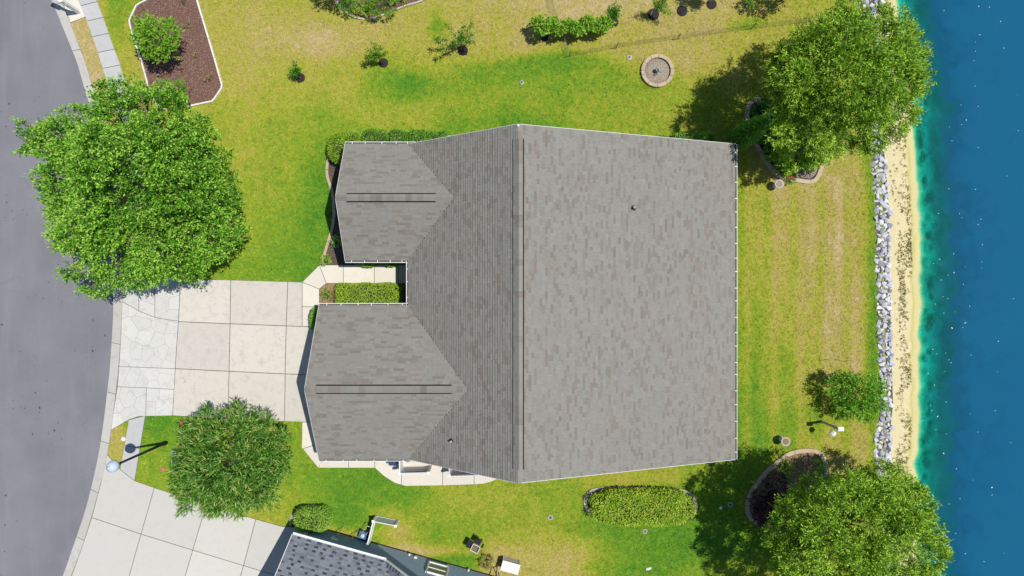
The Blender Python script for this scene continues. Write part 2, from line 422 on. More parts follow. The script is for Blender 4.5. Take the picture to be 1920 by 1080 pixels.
# ================================================================ ground polygons (photo pixels at ground level)
curb_out = smooth_line([(-330, -700), (-120, -420), (20, -190), (72, -70), (97, 0), (104, 17), (114, 41), (131, 83), (145, 118), (157, 160), (183, 250), (202, 350), (212, 460), (213, 573), (207, 680), (203, 720), (193, 803), (183, 863), (170, 920), (157, 967), (138, 1023), (118, 1080), (80, 1170), (10, 1300), (-160, 1520), (-380, 1760)], 12)
curb_in = smooth_line([(-300, -720), (-95, -430), (38, -198), (90, -76), (116, 0), (122, 17), (133, 43), (148, 83), (161, 118), (174, 160), (200, 250), (219, 350), (229, 460), (230, 573), (224, 680), (220, 720), (210, 803), (200, 863), (186, 920), (173, 967), (153, 1030), (134, 1080), (96, 1176), (26, 1310), (-140, 1540), (-360, 1780)], 12)
sw_l = smooth_line([(60, -220), (122, -70), (148, 0), (161, 32), (182, 92), (191, 120), (210, 183), (237, 290), (253, 400), (260, 526)], 10)
sw_r = smooth_line([(92, -232), (155, -78), (181, 0), (193, 30), (215, 93), (225, 120), (242, 183), (268, 290), (285, 400), (291, 526)], 10)
bed1 = [(277, 0), (257, 10), (243, 40), (253, 77), (267, 117), (283, 177), (300, 203), (337, 203), (400, 190), (418, 163), (403, 110), (383, 43), (370, 0), (352, -60), (290, -60)]
bed3 = smooth_line([(612, -70), (631, 0), (648, 22), (665, 33), (687, 37), (700, 35), (725, 26), (762, 11), (791, 2), (850, -30)], 8) + [(850, -80)]
bed_ul = smooth_line([(845, 257), (760, 257), (690, 256), (650, 257), (622, 270), (616, 299), (613, 320), (616, 338), (623, 358), (626, 385), (627, 403), (623, 430), (617, 450), (608, 480), (603, 497)], 8)
bed_ul_poly = bed_ul + [(665, 497), (668, 285), (850, 285)]
bed_entry = [(600, 542), (612, 531), (780, 531), (780, 580), (600, 580)]
bed_oval_c = smooth_line([(1112, 966), (1100, 952), (1097, 940), (1103, 924), (1120, 917), (1160, 915), (1247, 917), (1280, 920), (1297, 929), (1304, 943), (1303, 962)], 6)
bed_oval = bed_oval_c + [(1290, 976), (1120, 976)]
bed_br_c = smooth_line([(1424, 980), (1412, 977), (1404, 966), (1400, 953), (1404, 930), (1412, 916), (1430, 892), (1450, 872), (1473, 854), (1493, 846), (1523, 845), (1540, 853), (1548, 873), (1549, 890)], 6)
bed_br = bed_br_c + [(1545, 960), (1500, 1000), (1450, 1000)]
bed_tr_c = smooth_line([(1426, 186), (1409, 191), (1401, 205), (1401, 226), (1413, 262), (1425, 285), (1437, 305), (1452, 323), (1466, 333), (1492, 338), (1523, 341), (1535, 327), (1539, 311)], 6)
bed_tr = bed_tr_c + [(1530, 260), (1490, 200), (1450, 186)]
bed_nb_c = smooth_line([(545, 985), (548, 968), (565, 952), (588, 947), (604, 955), (615, 972), (616, 988)], 5)
bed_nb = bed_nb_c + [(600, 995), (560, 1010)]
apron = [(231, 520), (339, 520), (338, 545), (324, 779), (285, 779), (262, 780), (243, 786), (209, 806), (217, 740), (221, 700), (227, 640), (230, 573)]
drive = [(339, 523), (567, 529), (599, 497), (612, 497), (780, 497), (780, 531), (612, 531), (600, 542), (600, 573), (640, 573), (640, 870), (780, 880), (940, 880), (932, 898), (921, 903), (905, 907), (830, 910), (761, 910), (740, 905), (721, 893), (702, 877), (597, 877), (566, 840), (567, 791), (503, 790), (324, 779)]
lower_sw = [(242, 787), (273, 779), (253, 901), (226, 880)]
ndrive = [(200, 850), (226, 880), (253, 901), (290, 914), (330, 928), (400, 950), (480, 973), (530, 987), (590, 990), (566, 1090), (480, 1400), (-60, 1400), (90, 1180), (134, 1080), (173, 967), (186, 920)]
pad_top = [(90, -76), (116, 0), (133, 43), (161, 32), (148, 0), (122, -70)]
rip_x = lambda y: np.interp(y, [-400, 0, 40, 100, 180, 265, 300, 400, 500, 560, 620, 700, 760, 800, 860, 930, 1080, 1500], [1560, 1628, 1626, 1640, 1650, 1642, 1647, 1655, 1655, 1657, 1658, 1660, 1662, 1657, 1655, 1665, 1670, 1690])
shore_x = lambda y: np.interp(y, [-500, -100, 0, 50, 100, 150, 200, 230, 285, 360, 480, 600, 720, 800, 840, 868, 900, 920, 1000, 1080, 1500], [1600, 1662, 1677, 1684, 1693, 1706, 1712, 1708, 1713, 1719, 1723, 1721, 1720, 1721, 1719, 1712, 1718, 1714, 1716, 1720, 1735])

# mask (hardscape) raster, 1px = 1/32 m, offset for outside the frame
MO = 500; MW, MH = 1920 + 2 * MO, 1080 + 2 * MO
mask = np.zeros((MH, MW), bool)
def fill(poly, grow=0):
    p = np.array(poly, float) + MO; x0, y0 = np.floor(p.min(0)).astype(int); x1, y1 = np.ceil(p.max(0)).astype(int)
    x0, y0 = max(0, x0), max(0, y0); x1, y1 = min(MW - 1, x1), min(MH - 1, y1)
    if x1 <= x0 or y1 <= y0: return
    X, Y = np.meshgrid(np.arange(x0, x1 + 1) + .5, np.arange(y0, y1 + 1) + .5)
    ins = np.zeros(X.shape, bool); n = len(p)
    for i in range(n):
        xa, ya = p[i]; xb, yb = p[(i + 1) % n]
        if ya == yb: continue
        c = ((ya > Y) != (yb > Y)) & (X < (xb - xa) * (Y - ya) / (yb - ya) + xa); ins ^= c
    mask[y0:y1 + 1, x0:x1 + 1] |= ins
for pl in (curb_in + [(-900, 1800), (-900, -720)], sw_l + sw_r[::-1], bed1, bed3, bed_ul_poly, bed_entry, bed_oval, bed_br, bed_tr, bed_nb, apron, drive, lower_sw, ndrive, pad_top): fill(pl)
fill([(620, 280), (640, 280), (640, 300), (1325, 300), (1325, 820), (640, 840), (640, 590), (630, 590)])   # house footprint
for a in range(0, 360, 15): pass
fill([(1232 + 30 * math.cos(a), 134 + 28 * math.sin(a)) for a in np.linspace(0, 6.28, 24)])
NB = lambda s, v: (-11.99 + .963 * s - .269 * v, -13.47 - .269 * s - .963 * v)   # neighbour house frame
fill([((x * 32) + 960, 540 - y * 32) for x, y in (NB(.35, .45), NB(13, .45), NB(13, 9), NB(.35, 9))])

# dryness map
PATCH = [(500, 45, 90, 35, .82), (600, 75, 50, 24, .88), (460, 110, 60, 40, .78), (430, 60, 40, 60, .60), (755, 162, 42, 22, .10), (720, 165, 30, 20, .42), (860, 158, 70, 20, .36), (930, 142, 60, 14, .28), (1010, 125, 60, 12, .24), (1070, 116, 40, 12, .30), (860, 205, 60, 20, .42), (960, 180, 60, 14, .46), (820, 130, 60, 14, .56), (700, 220, 50, 10, .60),
    (820, 45, 12, 18, .26), (740, 210, 70, 22, .56), (620, 240, 90, 30, .44), (480, 240, 90, 60, .50), (540, 160, 90, 50, .60), (600, 340, 35, 90, .18), (560, 460, 60, 60, .20), (500, 420, 50, 60, .44),
    (420, 380, 70, 80, .50), (480, 500, 60, 30, .30), (530, 320, 40, 60, .48), (380, 230, 50, 40, .62), (450, 140, 60, 40, .68), (690, 20, 60, 40, .72), (900, 40, 80, 40, .72), (1000, 20, 60, 40, .80),
    (1090, 10, 100, 25, .88), (1130, 70, 60, 20, .66), (1240, 50, 110, 26, .78), (1320, 25, 80, 26, .82), (1290, 110, 60, 26, .80), (1400, 45, 30, 10, .26), (1400, 90, 60, 25, .60), (1480, 60, 60, 30, .62),
    (1000, 195, 70, 30, .36), (1100, 160, 80, 30, .38), (1200, 210, 120, 30, .46), (1280, 180, 60, 40, .50), (980, 230, 60, 12, .20), (900, 235, 60, 20, .30), (1120, 210, 60, 20, .48),
    (1500, 340, 70, 70, .78), (1560, 430, 60, 90, .78), (1490, 500, 60, 80, .70), (1580, 600, 40, 80, .78), (1540, 660, 50, 50, .72), (1440, 600, 25, 120, .54), (1400, 480, 16, 140, .52), (1480, 700, 50, 60, .50),
    (1400, 730, 30, 80, .32), (1632, 420, 12, 160, .30), (1636, 640, 12, 120, .30), (1470, 420, 30, 60, .62), (1420, 380, 30, 40, .56), (1500, 780, 60, 30, .44), (1590, 830, 40, 30, .66), (1570, 860, 30, 20, .80),
    (1420, 810, 40, 25, .34), (560, 860, 40, 50, .38), (640, 920, 80, 30, .16), (740, 950, 60, 25, .24), (680, 985, 50, 25, .24), (560, 930, 40, 30, .48), (640, 1000, 60, 8, .80), (740, 985, 22, 22, .86), (720, 960, 26, 8, .86),
    (860, 960, 100, 30, .52), (960, 930, 80, 20, .50), (800, 1032, 110, 8, .92), (860, 1000, 60, 30, .38), (880, 1040, 40, 20, .15), (850, 1060, 30, 10, .3), (1000, 1050, 60, 34, .76), (960, 1000, 60, 20, .52), (1080, 1040, 50, 30, .80),
    (1050, 950, 60, 40, .42), (1060, 910, 60, 20, .48), (1170, 890, 100, 12, .58), (1140, 1010, 60, 30, .30), (1260, 1030, 110, 40, .16), (1370, 1070, 80, 20, .50), (1180, 1060, 60, 20, .26),
    (1350, 960, 60, 60, .30), (160, 110, 25, 90, .90), (200, 200, 30, 90, .84), (215, 835, 14, 50, .76), (300, 800, 40, 30, .18), (300, 860, 40, 40, .42), (220, 30, 20, 40, .36), (240, 110, 20, 50, .60), (262, 150, 16, 40, .70), (480, 960, 60, 20, .55),
    (560, 25, 60, 25, .6), (440, 20, 30, 20, .7), (925, 1048, 22, 26, .95)]
PA = np.array(PATCH)
def dryness(x, y):
    px = x * 32 + 960; py = 540 - y * 32
    num = np.full(px.shape, .56 * .04); den = np.full(px.shape, .04)
    for a, b, c, d, t in PA:
        w = np.exp(-.5 * (((px - a) / (c * .75)) ** 2 + ((py - b) / (d * .75)) ** 2)); num += w * t; den += w
    t = num / den
    right = (px > 1385) & (py > 330) & (py < 860)          # mowing stripes on the lake side
    t = t + np.where(right, .075 * np.sin(px / 8.5 + np.sin(py / 90)) + .04 * np.sin(px / 3.9), 0)
    return t

# ================================================================ lawn sheet
def ripworld(Y):
    py = 540 - Y * 32; return (rip_x(py) - 960) / 32.0
ys = np.concatenate([np.linspace(-140, -22, 24), np.arange(-21.8, 21.8, .22), np.linspace(22, 140, 24)])
cx = np.concatenate([np.linspace(-200, -31, 16), np.arange(-30.8, 0, .22)])
cols = len(cx) + 110
V = np.zeros((len(ys), cols, 3)); 
for j, y in enumerate(ys):
    xr = ripworld(y); V[j, :, 0] = np.concatenate([cx, np.linspace(0.02, xr + .05, 110)]); V[j, :, 1] = y
def gridfaces(r, c):
    i = np.arange(r * c).reshape(r, c)
    return np.stack([i[:-1, :-1].ravel(), i[:-1, 1:].ravel(), i[1:, 1:].ravel(), i[1:, :-1].ravel()], 1)
Vf = V.reshape(-1, 3)
lawn = fastmesh("lawn", Vf, gridfaces(len(ys), cols), M['lawn'], attrs={"dry": dryness(Vf[:, 0], Vf[:, 1])}, kind="structure")

# grass blades (stuff), instanced on scattered points
rng = np.random.default_rng(5)
N = 330000
gx = rng.uniform(-30.5, 22.4, N); gy = rng.uniform(-17.6, 17.6, N)
ipx = (gx * 32 + 960 + MO).astype(int); ipy = (540 - gy * 32 + MO).astype(int)
keep = ~mask[ipy, ipx] & (gx < ripworld(gy) - .38)
gx, gy = gx[keep], gy[keep]; dd = dryness(gx, gy)
me = bpy.data.meshes.new("grass_blades"); me.vertices.add(len(gx))
me.vertices.foreach_set("co", np.stack([gx, gy, np.full(len(gx), -.004)], 1).astype(np.float32).ravel())
for an, av in (("dry", dd), ("jit", rng.random(len(gx))), ("scl", rng.uniform(.6, 1.25, len(gx)) * np.where(dd > .8, .8, 1)), ("ang", rng.uniform(0, 6.28, len(gx)))):
    a = me.attributes.new(an, 'FLOAT', 'POINT'); a.data.foreach_set("value", av.astype(np.float32))
grass = link(bpy.data.objects.new("grass_blades", me)); tag(grass, "short mown grass blades covering the yards, green to straw", "grass", kind="stuff")
ng = bpy.data.node_groups.new("grass_scatter", 'GeometryNodeTree')
ng.interface.new_socket("Geometry", in_out='INPUT', socket_type='NodeSocketGeometry')
ng.interface.new_socket("Geometry", in_out='OUTPUT', socket_type='NodeSocketGeometry')
gi = ng.nodes.new("NodeGroupInput"); go = ng.nodes.new("NodeGroupOutput")
jn = ng.nodes.new("GeometryNodeJoinGeometry")
for k_, (tx, ty, rx, ry) in enumerate([(0, 0, .75, .1), (.03, .01, -.7, .5), (-.02, .03, .2, .95), (.01, -.03, -.2, -.95), (-.03, -.01, .9, -.6)]):
    cn = ng.nodes.new("GeometryNodeMeshCone"); cn.inputs["Vertices"].default_value = 3; cn.inputs["Radius Bottom"].default_value = .011; cn.inputs["Radius Top"].default_value = 0.0; cn.inputs["Depth"].default_value = .062
    cn.fill_type = 'NONE'
    tf = ng.nodes.new("GeometryNodeTransform"); tf.inputs["Translation"].default_value = (tx, ty, 0); tf.inputs["Rotation"].default_value = (rx, ry, k_)
    ng.links.new(cn.outputs["Mesh"], tf.inputs["Geometry"]); ng.links.new(tf.outputs[0], jn.inputs[0])
sm = ng.nodes.new("GeometryNodeSetMaterial"); sm.inputs["Material"].default_value = M['blade']; ng.links.new(jn.outputs[0], sm.inputs[0])
ip = ng.nodes.new("GeometryNodeInstanceOnPoints"); ng.links.new(gi.outputs[0], ip.inputs["Points"]); ng.links.new(sm.outputs[0], ip.inputs["Instance"])
na = ng.nodes.new("GeometryNodeInputNamedAttribute"); na.data_type = 'FLOAT'; na.inputs["Name"].default_value = "ang"
cb = ng.nodes.new("ShaderNodeCombineXYZ"); ng.links.new(na.outputs[0], cb.inputs[2]); ng.links.new(cb.outputs[0], ip.inputs["Rotation"])
ns = ng.nodes.new("GeometryNodeInputNamedAttribute"); ns.data_type = 'FLOAT'; ns.inputs["Name"].default_value = "scl"; ng.links.new(ns.outputs[0], ip.inputs["Scale"])
ng.links.new(ip.outputs[0], go.inputs[0])
md = grass.modifiers.new("scatter", 'NODES'); md.node_group = ng
me.materials.append(M['blade'])

# ================================================================ road, kerb, pavements
def sheet(name, poly, z, mat, kind="structure", parent=None):
    mb = MB(); mb.prism(poly, z - .05, z); o = mb.build(name, mat, parent)
    if kind and parent is None: o["kind"] = kind
    return o
wo = PL(curb_out); wi = PL(curb_in)
rd = MB()
for i in range(len(wo) - 1):
    a, b = wo[i], wo[i + 1]; rd.add([(a[0] - 40, a[1], .006), (a[0], a[1], .006), (b[0], b[1], .006), (b[0] - 40, b[1], .006)], [(0, 3, 2, 1)])
road = rd.build("road", M['asphalt']); road["kind"] = "structure"
# kerb: bed strip + segments
kb = MB()
for i in range(min(len(wo), len(wi)) - 1): pass
def resample(line, n):
    L = np.array(line); d = np.r_[0, np.cumsum(np.linalg.norm(np.diff(L, axis=0), axis=1))]
    t = np.linspace(0, d[-1], n); return np.stack([np.interp(t, d, L[:, 0]), np.interp(t, d, L[:, 1])], 1)
def strip_parts(A, B, marks, name, mat, parent, z0, z1, gap=.02, tilt=0.0, bedname=None):
    """A,B matching resampled edges; marks: indices where joints fall"""
    for s_, e_ in zip(marks[:-1], marks[1:]):
        a = A[s_:e_ + 1].copy(); b = B[s_:e_ + 1].copy()
        for arr in (a, b):
            d0 = arr[1] - arr[0]; arr[0] += d0 / np.linalg.norm(d0) * gap / 2
            d1 = arr[-2] - arr[-1]; arr[-1] += d1 / np.linalg.norm(d1) * gap / 2
        n = len(a); mb = MB(); vs = []
        for k_ in range(n): vs += [(a[k_][0], a[k_][1], z1 - tilt), (b[k_][0], b[k_][1], z1), (b[k_][0], b[k_][1], z0), (a[k_][0], a[k_][1], z0)]
        fs = []
        for k_ in range(n - 1):
            q = 4 * k_
            for (i_, j_) in ((0, 1), (1, 2), (2, 3), (3, 0)): fs.append((q + i_, q + 4 + i_, q + 4 + j_, q + j_))
        fs += [(0, 1, 2, 3), tuple(4 * (n - 1) + i_ for i_ in (3, 2, 1, 0))]
        mb.add(vs, fs); mb.build(name, mat, parent)
NK = 601
A = resample(wo, NK); B = resample(wi, NK)
kerb = MB()
for i in range(0, NK - 1, 4):
    a, b, c, d = A[i], B[i], B[i + 4], A[i + 4]
    kerb.add([(a[0], a[1], .012), (b[0], b[1], .012), (c[0], c[1], .012), (d[0], d[1], .012)], [(0, 1, 2, 3)])
kerb = kerb.build("kerb", M['joint']); kerb["kind"] = "structure"
strip_parts(A, B, list(range(0, NK, 20)), "kerb_segment", M['kerb'], kerb, -.02, .085, .03, tilt=.065)
# sidewalk upper left
NS = 201
A = resample(PL(sw_l), NS); B = resample(PL(sw_r), NS)
sb = MB()
for i in range(0, NS - 1, 4):
    a, b, c, d = A[i], B[i], B[i + 4], A[i + 4]; sb.add([(a[0], a[1], .008), (b[0], b[1], .008), (c[0], c[1], .008), (d[0], d[1], .008)], [(0, 1, 2, 3)])
side = sb.build("sidewalk", M['joint']); side["kind"] = "structure"
strip_parts(A, B, list(range(0, NS, 8)) , "concrete_slab", M['sidewalk'], side, -.02, .045, .035)
def slabs(name, polys, mat, z=.04, kind="structure", gap=.016, piecename="concrete_slab", bed=None, bedz=.012):
    mb = MB()
    for p in (bed if bed else polys): mb.prism(PL(p), -.03, bedz)
    par = mb.build(name, M['joint']); par["kind"] = kind
    for i, p in enumerate(polys):
        q = inset(PL(p), gap); m = MB(); m.prism(q, -.02, z); m.build(piecename, mat, par)
    return par
slabs("sidewalk", [[(242, 787), (273, 779), (263, 841), (234, 834)], [(234, 834), (263, 841), (253, 901), (226, 880)]], M['sidewalk'], .042)
slabs("driveway_apron", [[(90, -76), (116, 0), (133, 43), (161, 32), (148, 0), (122, -70)]], M['walk'], .04)
def lerp(p, q, t): return (p[0] + (q[0] - p[0]) * t, p[1] + (q[1] - p[1]) * t)
# driveway slabs
D = {'a0': (339, 523), 'a1': (433, 525), 'a2': (540, 528), 'a3': (567, 529),
     'b0': (335, 603), 'b1': (432, 607), 'b2': (537, 611), 'b3': (567, 612), 'b4': (640, 613),
     'c0': (329, 691), 'c1': (430, 696), 'c2': (535, 701), 'c3': (640, 704),
     'd0': (324, 779), 'd1': (428, 786), 'd2': (534, 790), 'd3': (567, 791), 'd4': (640, 793)}
g = lambda s_: [D[q] for q in s_.split()]
slabs("driveway", [g('a0 a1 b1 b0'), g('a1 a2 b2 b1'), g('a2 a3 b3 b2'), g('b0 b1 c1 c0'), g('b1 b2 c2 c1'), g('b2 b3 b4 c3 c2'), g('c0 c1 d1 d0'), g('c1 c2 d2 d1'), g('c2 c3 d4 d3 d2')], M['drive'], .04, gap=.02)
slabs("front_walk", [[(567, 529), (599, 497), (612, 531), (599, 542)], [(567, 529), (599, 542), (599, 575), (567, 575)], [(567, 575), (592, 575), (592, 612), (567, 612)],
    [(599, 497), (644, 497), (644, 531), (612, 531)], [(644, 497), (702, 497), (702, 531), (644, 531)], [(702, 497), (747, 497), (747, 531), (702, 531)], [(747, 497), (782, 497), (782, 531), (747, 531)]], M['walk'], .04)
slabs("side_patio", [[(567, 791), (640, 793), (640, 818), (568, 841), (566, 840)], [(568, 841), (640, 818), (640, 860), (603, 866), (597, 877)], [(597, 877), (603, 862), (654, 862), (654, 877)], [(654, 862), (703, 862), (703, 877), (654, 877)],
    [(703, 855), (753, 855), (753, 909), (740, 905), (721, 893), (703, 877)], [(753, 855), (830, 855), (830, 910), (761, 911), (753, 909)], [(830, 855), (889, 855), (889, 908), (830, 910)], [(889, 855), (960, 855), (945, 888), (932, 898), (921, 903), (905, 907), (889, 908)]], M['walk'], .045)
nj = lambda x, y, t: (x - 47 / 163 * t, y + t)
slabs("driveway", [[(200, 850), (226, 880), (253, 901), (290, 914), (265, 1001), (173, 970), (190, 905)], [(290, 914), (387, 946), (362, 1031), (265, 1001)], [(387, 946), (480, 973), (457, 1060), (362, 1031)], [(480, 973), (530, 987), (590, 990), (566, 1093), (457, 1060)],
    [(173, 970), (265, 1001), (236, 1104), (128, 1100), (153, 1030)], [(265, 1001), (362, 1031), (331, 1135), (236, 1104)], [(362, 1031), (457, 1060), (426, 1165), (331, 1135)], [(457, 1060), (566, 1093), (540, 1196), (426, 1165)],
    [(128, 1100), (236, 1104), (205, 1210), (80, 1210)], [(236, 1104), (331, 1135), (300, 1240), (205, 1210)], [(331, 1135), (426, 1165), (400, 1270), (300, 1240)], [(426, 1165), (540, 1196), (510, 1300), (400, 1270)]], M['ndrive'], .04, gap=.018)
# apron of crazy paving
rs = random.Random(3)
ap_polys = [[(231, 520), (261, 520), (261, 583), (246, 574), (230, 566)], [(261, 520), (291, 520), (291, 595), (261, 583)], [(291, 520), (339, 520), (335, 602), (312, 599), (291, 595)],
    [(230, 566), (246, 574), (261, 583), (291, 595), (312, 599), (335, 602), (329, 691), (224, 687), (228, 620)], [(224, 687), (329, 691), (327, 730), (275, 727), (221, 725)],
    [(221, 725), (275, 727), (274, 780), (262, 780), (243, 786), (209, 806), (217, 750)], [(275, 727), (327, 730), (324, 779), (274, 780)]]
stones = []
for pl in ap_polys:
    xs = [p[0] for p in pl]; yy = [p[1] for p in pl]
    n = max(3, int((max(xs) - min(xs)) * (max(yy) - min(yy)) / 560))
    seeds = []
    for _ in range(400):
        q = (rs.uniform(min(xs), max(xs)), rs.uniform(min(yy), max(yy)))
        if all((q[0] - s_[0]) ** 2 + (q[1] - s_[1]) ** 2 > 17 ** 2 for s_ in seeds): seeds.append(q)
        if len(seeds) >= n: break
    for i, s_ in enumerate(seeds):
        c = list(pl)
        for j, t in enumerate(seeds):
            if i != j and c:
                a, b = t[0] - s_[0], t[1] - s_[1]; c = clip(c, a, b, (t[0] ** 2 + t[1] ** 2 - s_[0] ** 2 - s_[1] ** 2) / 2)
        if len(c) >= 3: stones.append(c)
mb = MB()
for p in ap_polys: mb.prism(PL(p), -.03, .034)
M['apjoint'] = plain("apron_grout", (.30, .295, .28), .9, .2, 6)
par = mb.build("driveway_apron", M['apjoint']); par["kind"] = "structure"
for s_ in stones:
    q = inset(PL(s_), .009 if rs.random() < .6 else .004); m = MB(); m.prism(q, .0, .0375 + rs.uniform(0, .002)); m.build("paving_stone", M['apron'], par)
# dark joints of the apron slabs
jt = MB()
for pl in ap_polys:
    w = PL(pl)
    for i in range(len(w)):
        a, b = Vector((*w[i], .037)), Vector((*w[(i + 1) % len(w)], .037)); jt.bar(a, b, .022, .006)
jt.build("joint_line", M['joint'], par)

# ================================================================ beds
def leafcloud(name, Pn, D, Nn, L, Wd, tone, mat, parent=None, kind=None):
    n = len(Pn); D = D / (np.linalg.norm(D, axis=1, keepdims=True) + 1e-9)
    Sd = np.cross(D, Nn); Sd /= (np.linalg.norm(Sd, axis=1, keepdims=True) + 1e-9)
    L = L[:, None]; Wd = Wd[:, None]
    V = np.stack([Pn, Pn + D * L * .5 + Sd * Wd * .5, Pn + D * L, Pn + D * L * .5 - Sd * Wd * .5], 1).reshape(-1, 3)
    F = np.arange(4 * n).reshape(n, 4)
    return fastmesh(name, V, F, mat, parent, {"tone": np.repeat(np.clip(tone, 0, 1), 4)}, kind)
def inside(poly, x, y):
    ins = np.zeros(x.shape, bool); n = len(poly)
    for i in range(n):
        xa, ya = poly[i]; xb, yb = poly[(i + 1) % n]
        if ya == yb: continue
        ins ^= ((ya > y) != (yb > y)) & (x < (xb - xa) * (y - ya) / (yb - ya) + xa)
    return ins
def bed(name, poly, mat, dens=260, z=.012, chip=.07, seed=1):
    w = PL(poly); mb = MB(); mb.prism(w, -.05, z); o = mb.build(name, mat); o["kind"] = "structure"
    r = np.random.default_rng(seed); a = np.array(w); lo, hi = a.min(0), a.max(0)
    n = int((hi - lo).prod() * dens); x = r.uniform(lo[0], hi[0], n); y = r.uniform(lo[1], hi[1], n)
    kk = inside(w, x, y); x, y = x[kk], y[kk]; n = len(x)
    Dv = r.normal(size=(n, 3)) * [1, 1, .25]; Nv = r.normal(size=(n, 3)) * .5 + [0, 0, 1]
    c = leafcloud("mulch_chips" if mat is not M['gravel'] else "pebbles", np.stack([x, y, np.full(n, z + .018)], 1), Dv, Nv, r.uniform(.6, 1.5, n) * chip, r.uniform(.35, .7, n) * chip, r.random(n), mat, o, "stuff")
    return o
bed("mulch_bed", bed1, M['mulch_red'], 420, seed=2)
bed("mulch_bed", bed3, M['mulch_red'], 300, seed=3)
bed("mulch_bed", bed_ul_poly, M['mulch_dark'], 260, seed=4)
bed("mulch_bed", bed_entry, M['leaflitter'], 260, seed=5)
bed("mulch_bed", bed_oval, M['mulch_black'], 260, seed=6)
bed("mulch_bed", bed_br, M['leaflitter'], 260, seed=7)
bed("mulch_bed", bed_tr, M['mulch_black'], 300, seed=8)
bed("gravel_patch", [(1490, 322), (1500, 306), (1530, 298), (1534, 312), (1531, 325), (1521, 335), (1494, 333)], M['gravel'], 300, z=.018, seed=18)
bed("mulch_bed", bed_nb, M['mulch_black'], 260, seed=9)

def edging(label, line, width, h, seg, mat, name="bed_edging", closed=False, gap=.02):
    w = np.array(PL(line)); 
    if closed: w = np.vstack([w, w[:1]])
    L = float(np.sum(np.linalg.norm(np.diff(w, axis=0), axis=1))); ns = max(1, round(L / seg)); per = 5
    R_ = resample(w, ns * per + 1); T = np.gradient(R_, axis=0)
    if closed: T[0] = T[-1] = (R_[1] - R_[-2])
    T /= np.linalg.norm(T, axis=1, keepdims=True); Nn = np.stack([-T[:, 1], T[:, 0]], 1)
    t = thing(name, label, "edging", (float(R_[0][0]), float(R_[0][1]), 0))
    strip_parts(R_ + Nn * width / 2, R_ - Nn * width / 2, list(range(0, ns * per + 1, per)), "edging_block", mat, t, -.02, h, gap)
    return t
edging("white timber edging around the red-brown mulch bed", [(300, 203), (283, 177), (267, 117), (253, 77), (243, 40), (257, 10), (277, 0), (300, -14)], .075, .10, 1.1, M['edge_white'])
edging("white timber edging down the lawn side of the red-brown mulch bed", [(345, -70), (370, 0), (383, 43), (403, 110), (418, 163), (400, 190), (337, 203), (302, 204)], .09, .10, 1.2, M['edge_white'])
edging("pale concrete edging of the shrub bed at the top edge", bed3[:-1], .10, .10, 1.0, M['edge_grey'])
edging("tan concrete edging curving beside the front wing of the house", bed_ul, .16, .09, 1.4, M['brick_edge'])
edging("curved concrete edging around the long oval hedge", bed_oval_c, .20, .10, 1.3, M['edge_grey'])
edging("curved concrete edging of the bed beneath the big lower lakeside tree", bed_br_c, .24, .11, 1.5, M['brick_edge'])
edging("curved concrete edging of the bed below the upper lakeside trees", bed_tr_c, .24, .11, 1.3, M['brick_edge'])
edging("pale concrete edging around the half-round bush by the blue-grey house", bed_nb_c, .14, .09, .9, M['edge_grey'])

# ================================================================ shore
WL = -.30
def shoreworld(Y): return (shore_x(540 - Y * 1280 / 40.3) - 960) * 40.3 / 1280
by = np.concatenate([np.linspace(-140, -20, 40), np.arange(-19.9, 19.9, .14), np.linspace(20, 140, 40)])
rw = ripworld(by); sw = shoreworld(by) + np.array([mnoise.noise(Vector((0, y * 1.3, 0))) * .12 + mnoise.noise(Vector((9, y * .5, 0))) * .16 + mnoise.noise(Vector((5, y * 4, 0))) * .04 for y in by])
nb = 26
tt = np.linspace(0, 1, nb)
V = np.zeros((len(by), nb, 3)); V[..., 0] = (rw - .35)[:, None] * (1 - tt) + (sw + .12)[:, None] * tt; V[..., 1] = by[:, None]
dsh = (sw[:, None] - V[..., 0])                      # distance inland
V[..., 2] = np.where(tt[None, :] == 0, -.06, -.03 - .27 * np.clip(1 - dsh / 1.7, 0, 1.15) ** 1.3)
wet = np.clip(1 - dsh / .14, 0, 1) * .35
Vf = V.reshape(-1, 3)
nsh = np.array([mnoise.noise(Vector((7, y * .6, 0))) for y in by])[:, None]; band = np.exp(-((dsh - .40 - .12 * nsh) / .07) ** 2) * .9 + np.exp(-((dsh - .30) / .22) ** 2) * .45
fastmesh("sand_beach", Vf, gridfaces(len(by), nb), M['sand'], attrs={"wet": (wet + band).ravel(), "alg": np.zeros(len(Vf)), "under": np.zeros(len(Vf))}, kind="structure", smooth=True)
# lake bed
off = np.concatenate([np.arange(.10, 3.2, .085), np.linspace(3.4, 140, 16)])
V = np.zeros((len(by), len(off), 3)); V[..., 0] = sw[:, None] + off[None, :]; V[..., 1] = by[:, None]
depth = np.clip(off * .45 + .02, 0, 2.8); V[..., 2] = WL - depth[None, :] + 0
r = np.random.default_rng(12); alg = np.zeros(V.shape[:2])
pit = np.zeros(V.shape[:2])
for y0 in np.arange(-17.4, 17.5, .62):
    o_ = r.uniform(.5, 1.25); yy = y0 + r.uniform(-.2, .2); rr = r.uniform(.22, .42)
    x0 = np.interp(yy, by, sw) + o_
    dist = np.hypot(V[..., 0] - x0, V[..., 1] - yy) + .0
    alg += .8 * np.exp(-(dist / rr) ** 2 * 1.5) - .6 * np.exp(-((dist - rr * 1.35) / .07) ** 2) * r.uniform(.2, 1)
    pit += .12 * np.exp(-(dist / rr) ** 2)
big = np.array([[mnoise.fractal(Vector((o_ * .9, y * .8, 3)), 1, 2, 4) for o_ in off] for y in by])
alg = np.clip(.34 + alg * .8 + .55 * big, 0, .9) * np.clip((off - .1) / .5, 0, 1)[None, :]
V[..., 2] -= pit
Vf = V.reshape(-1, 3)
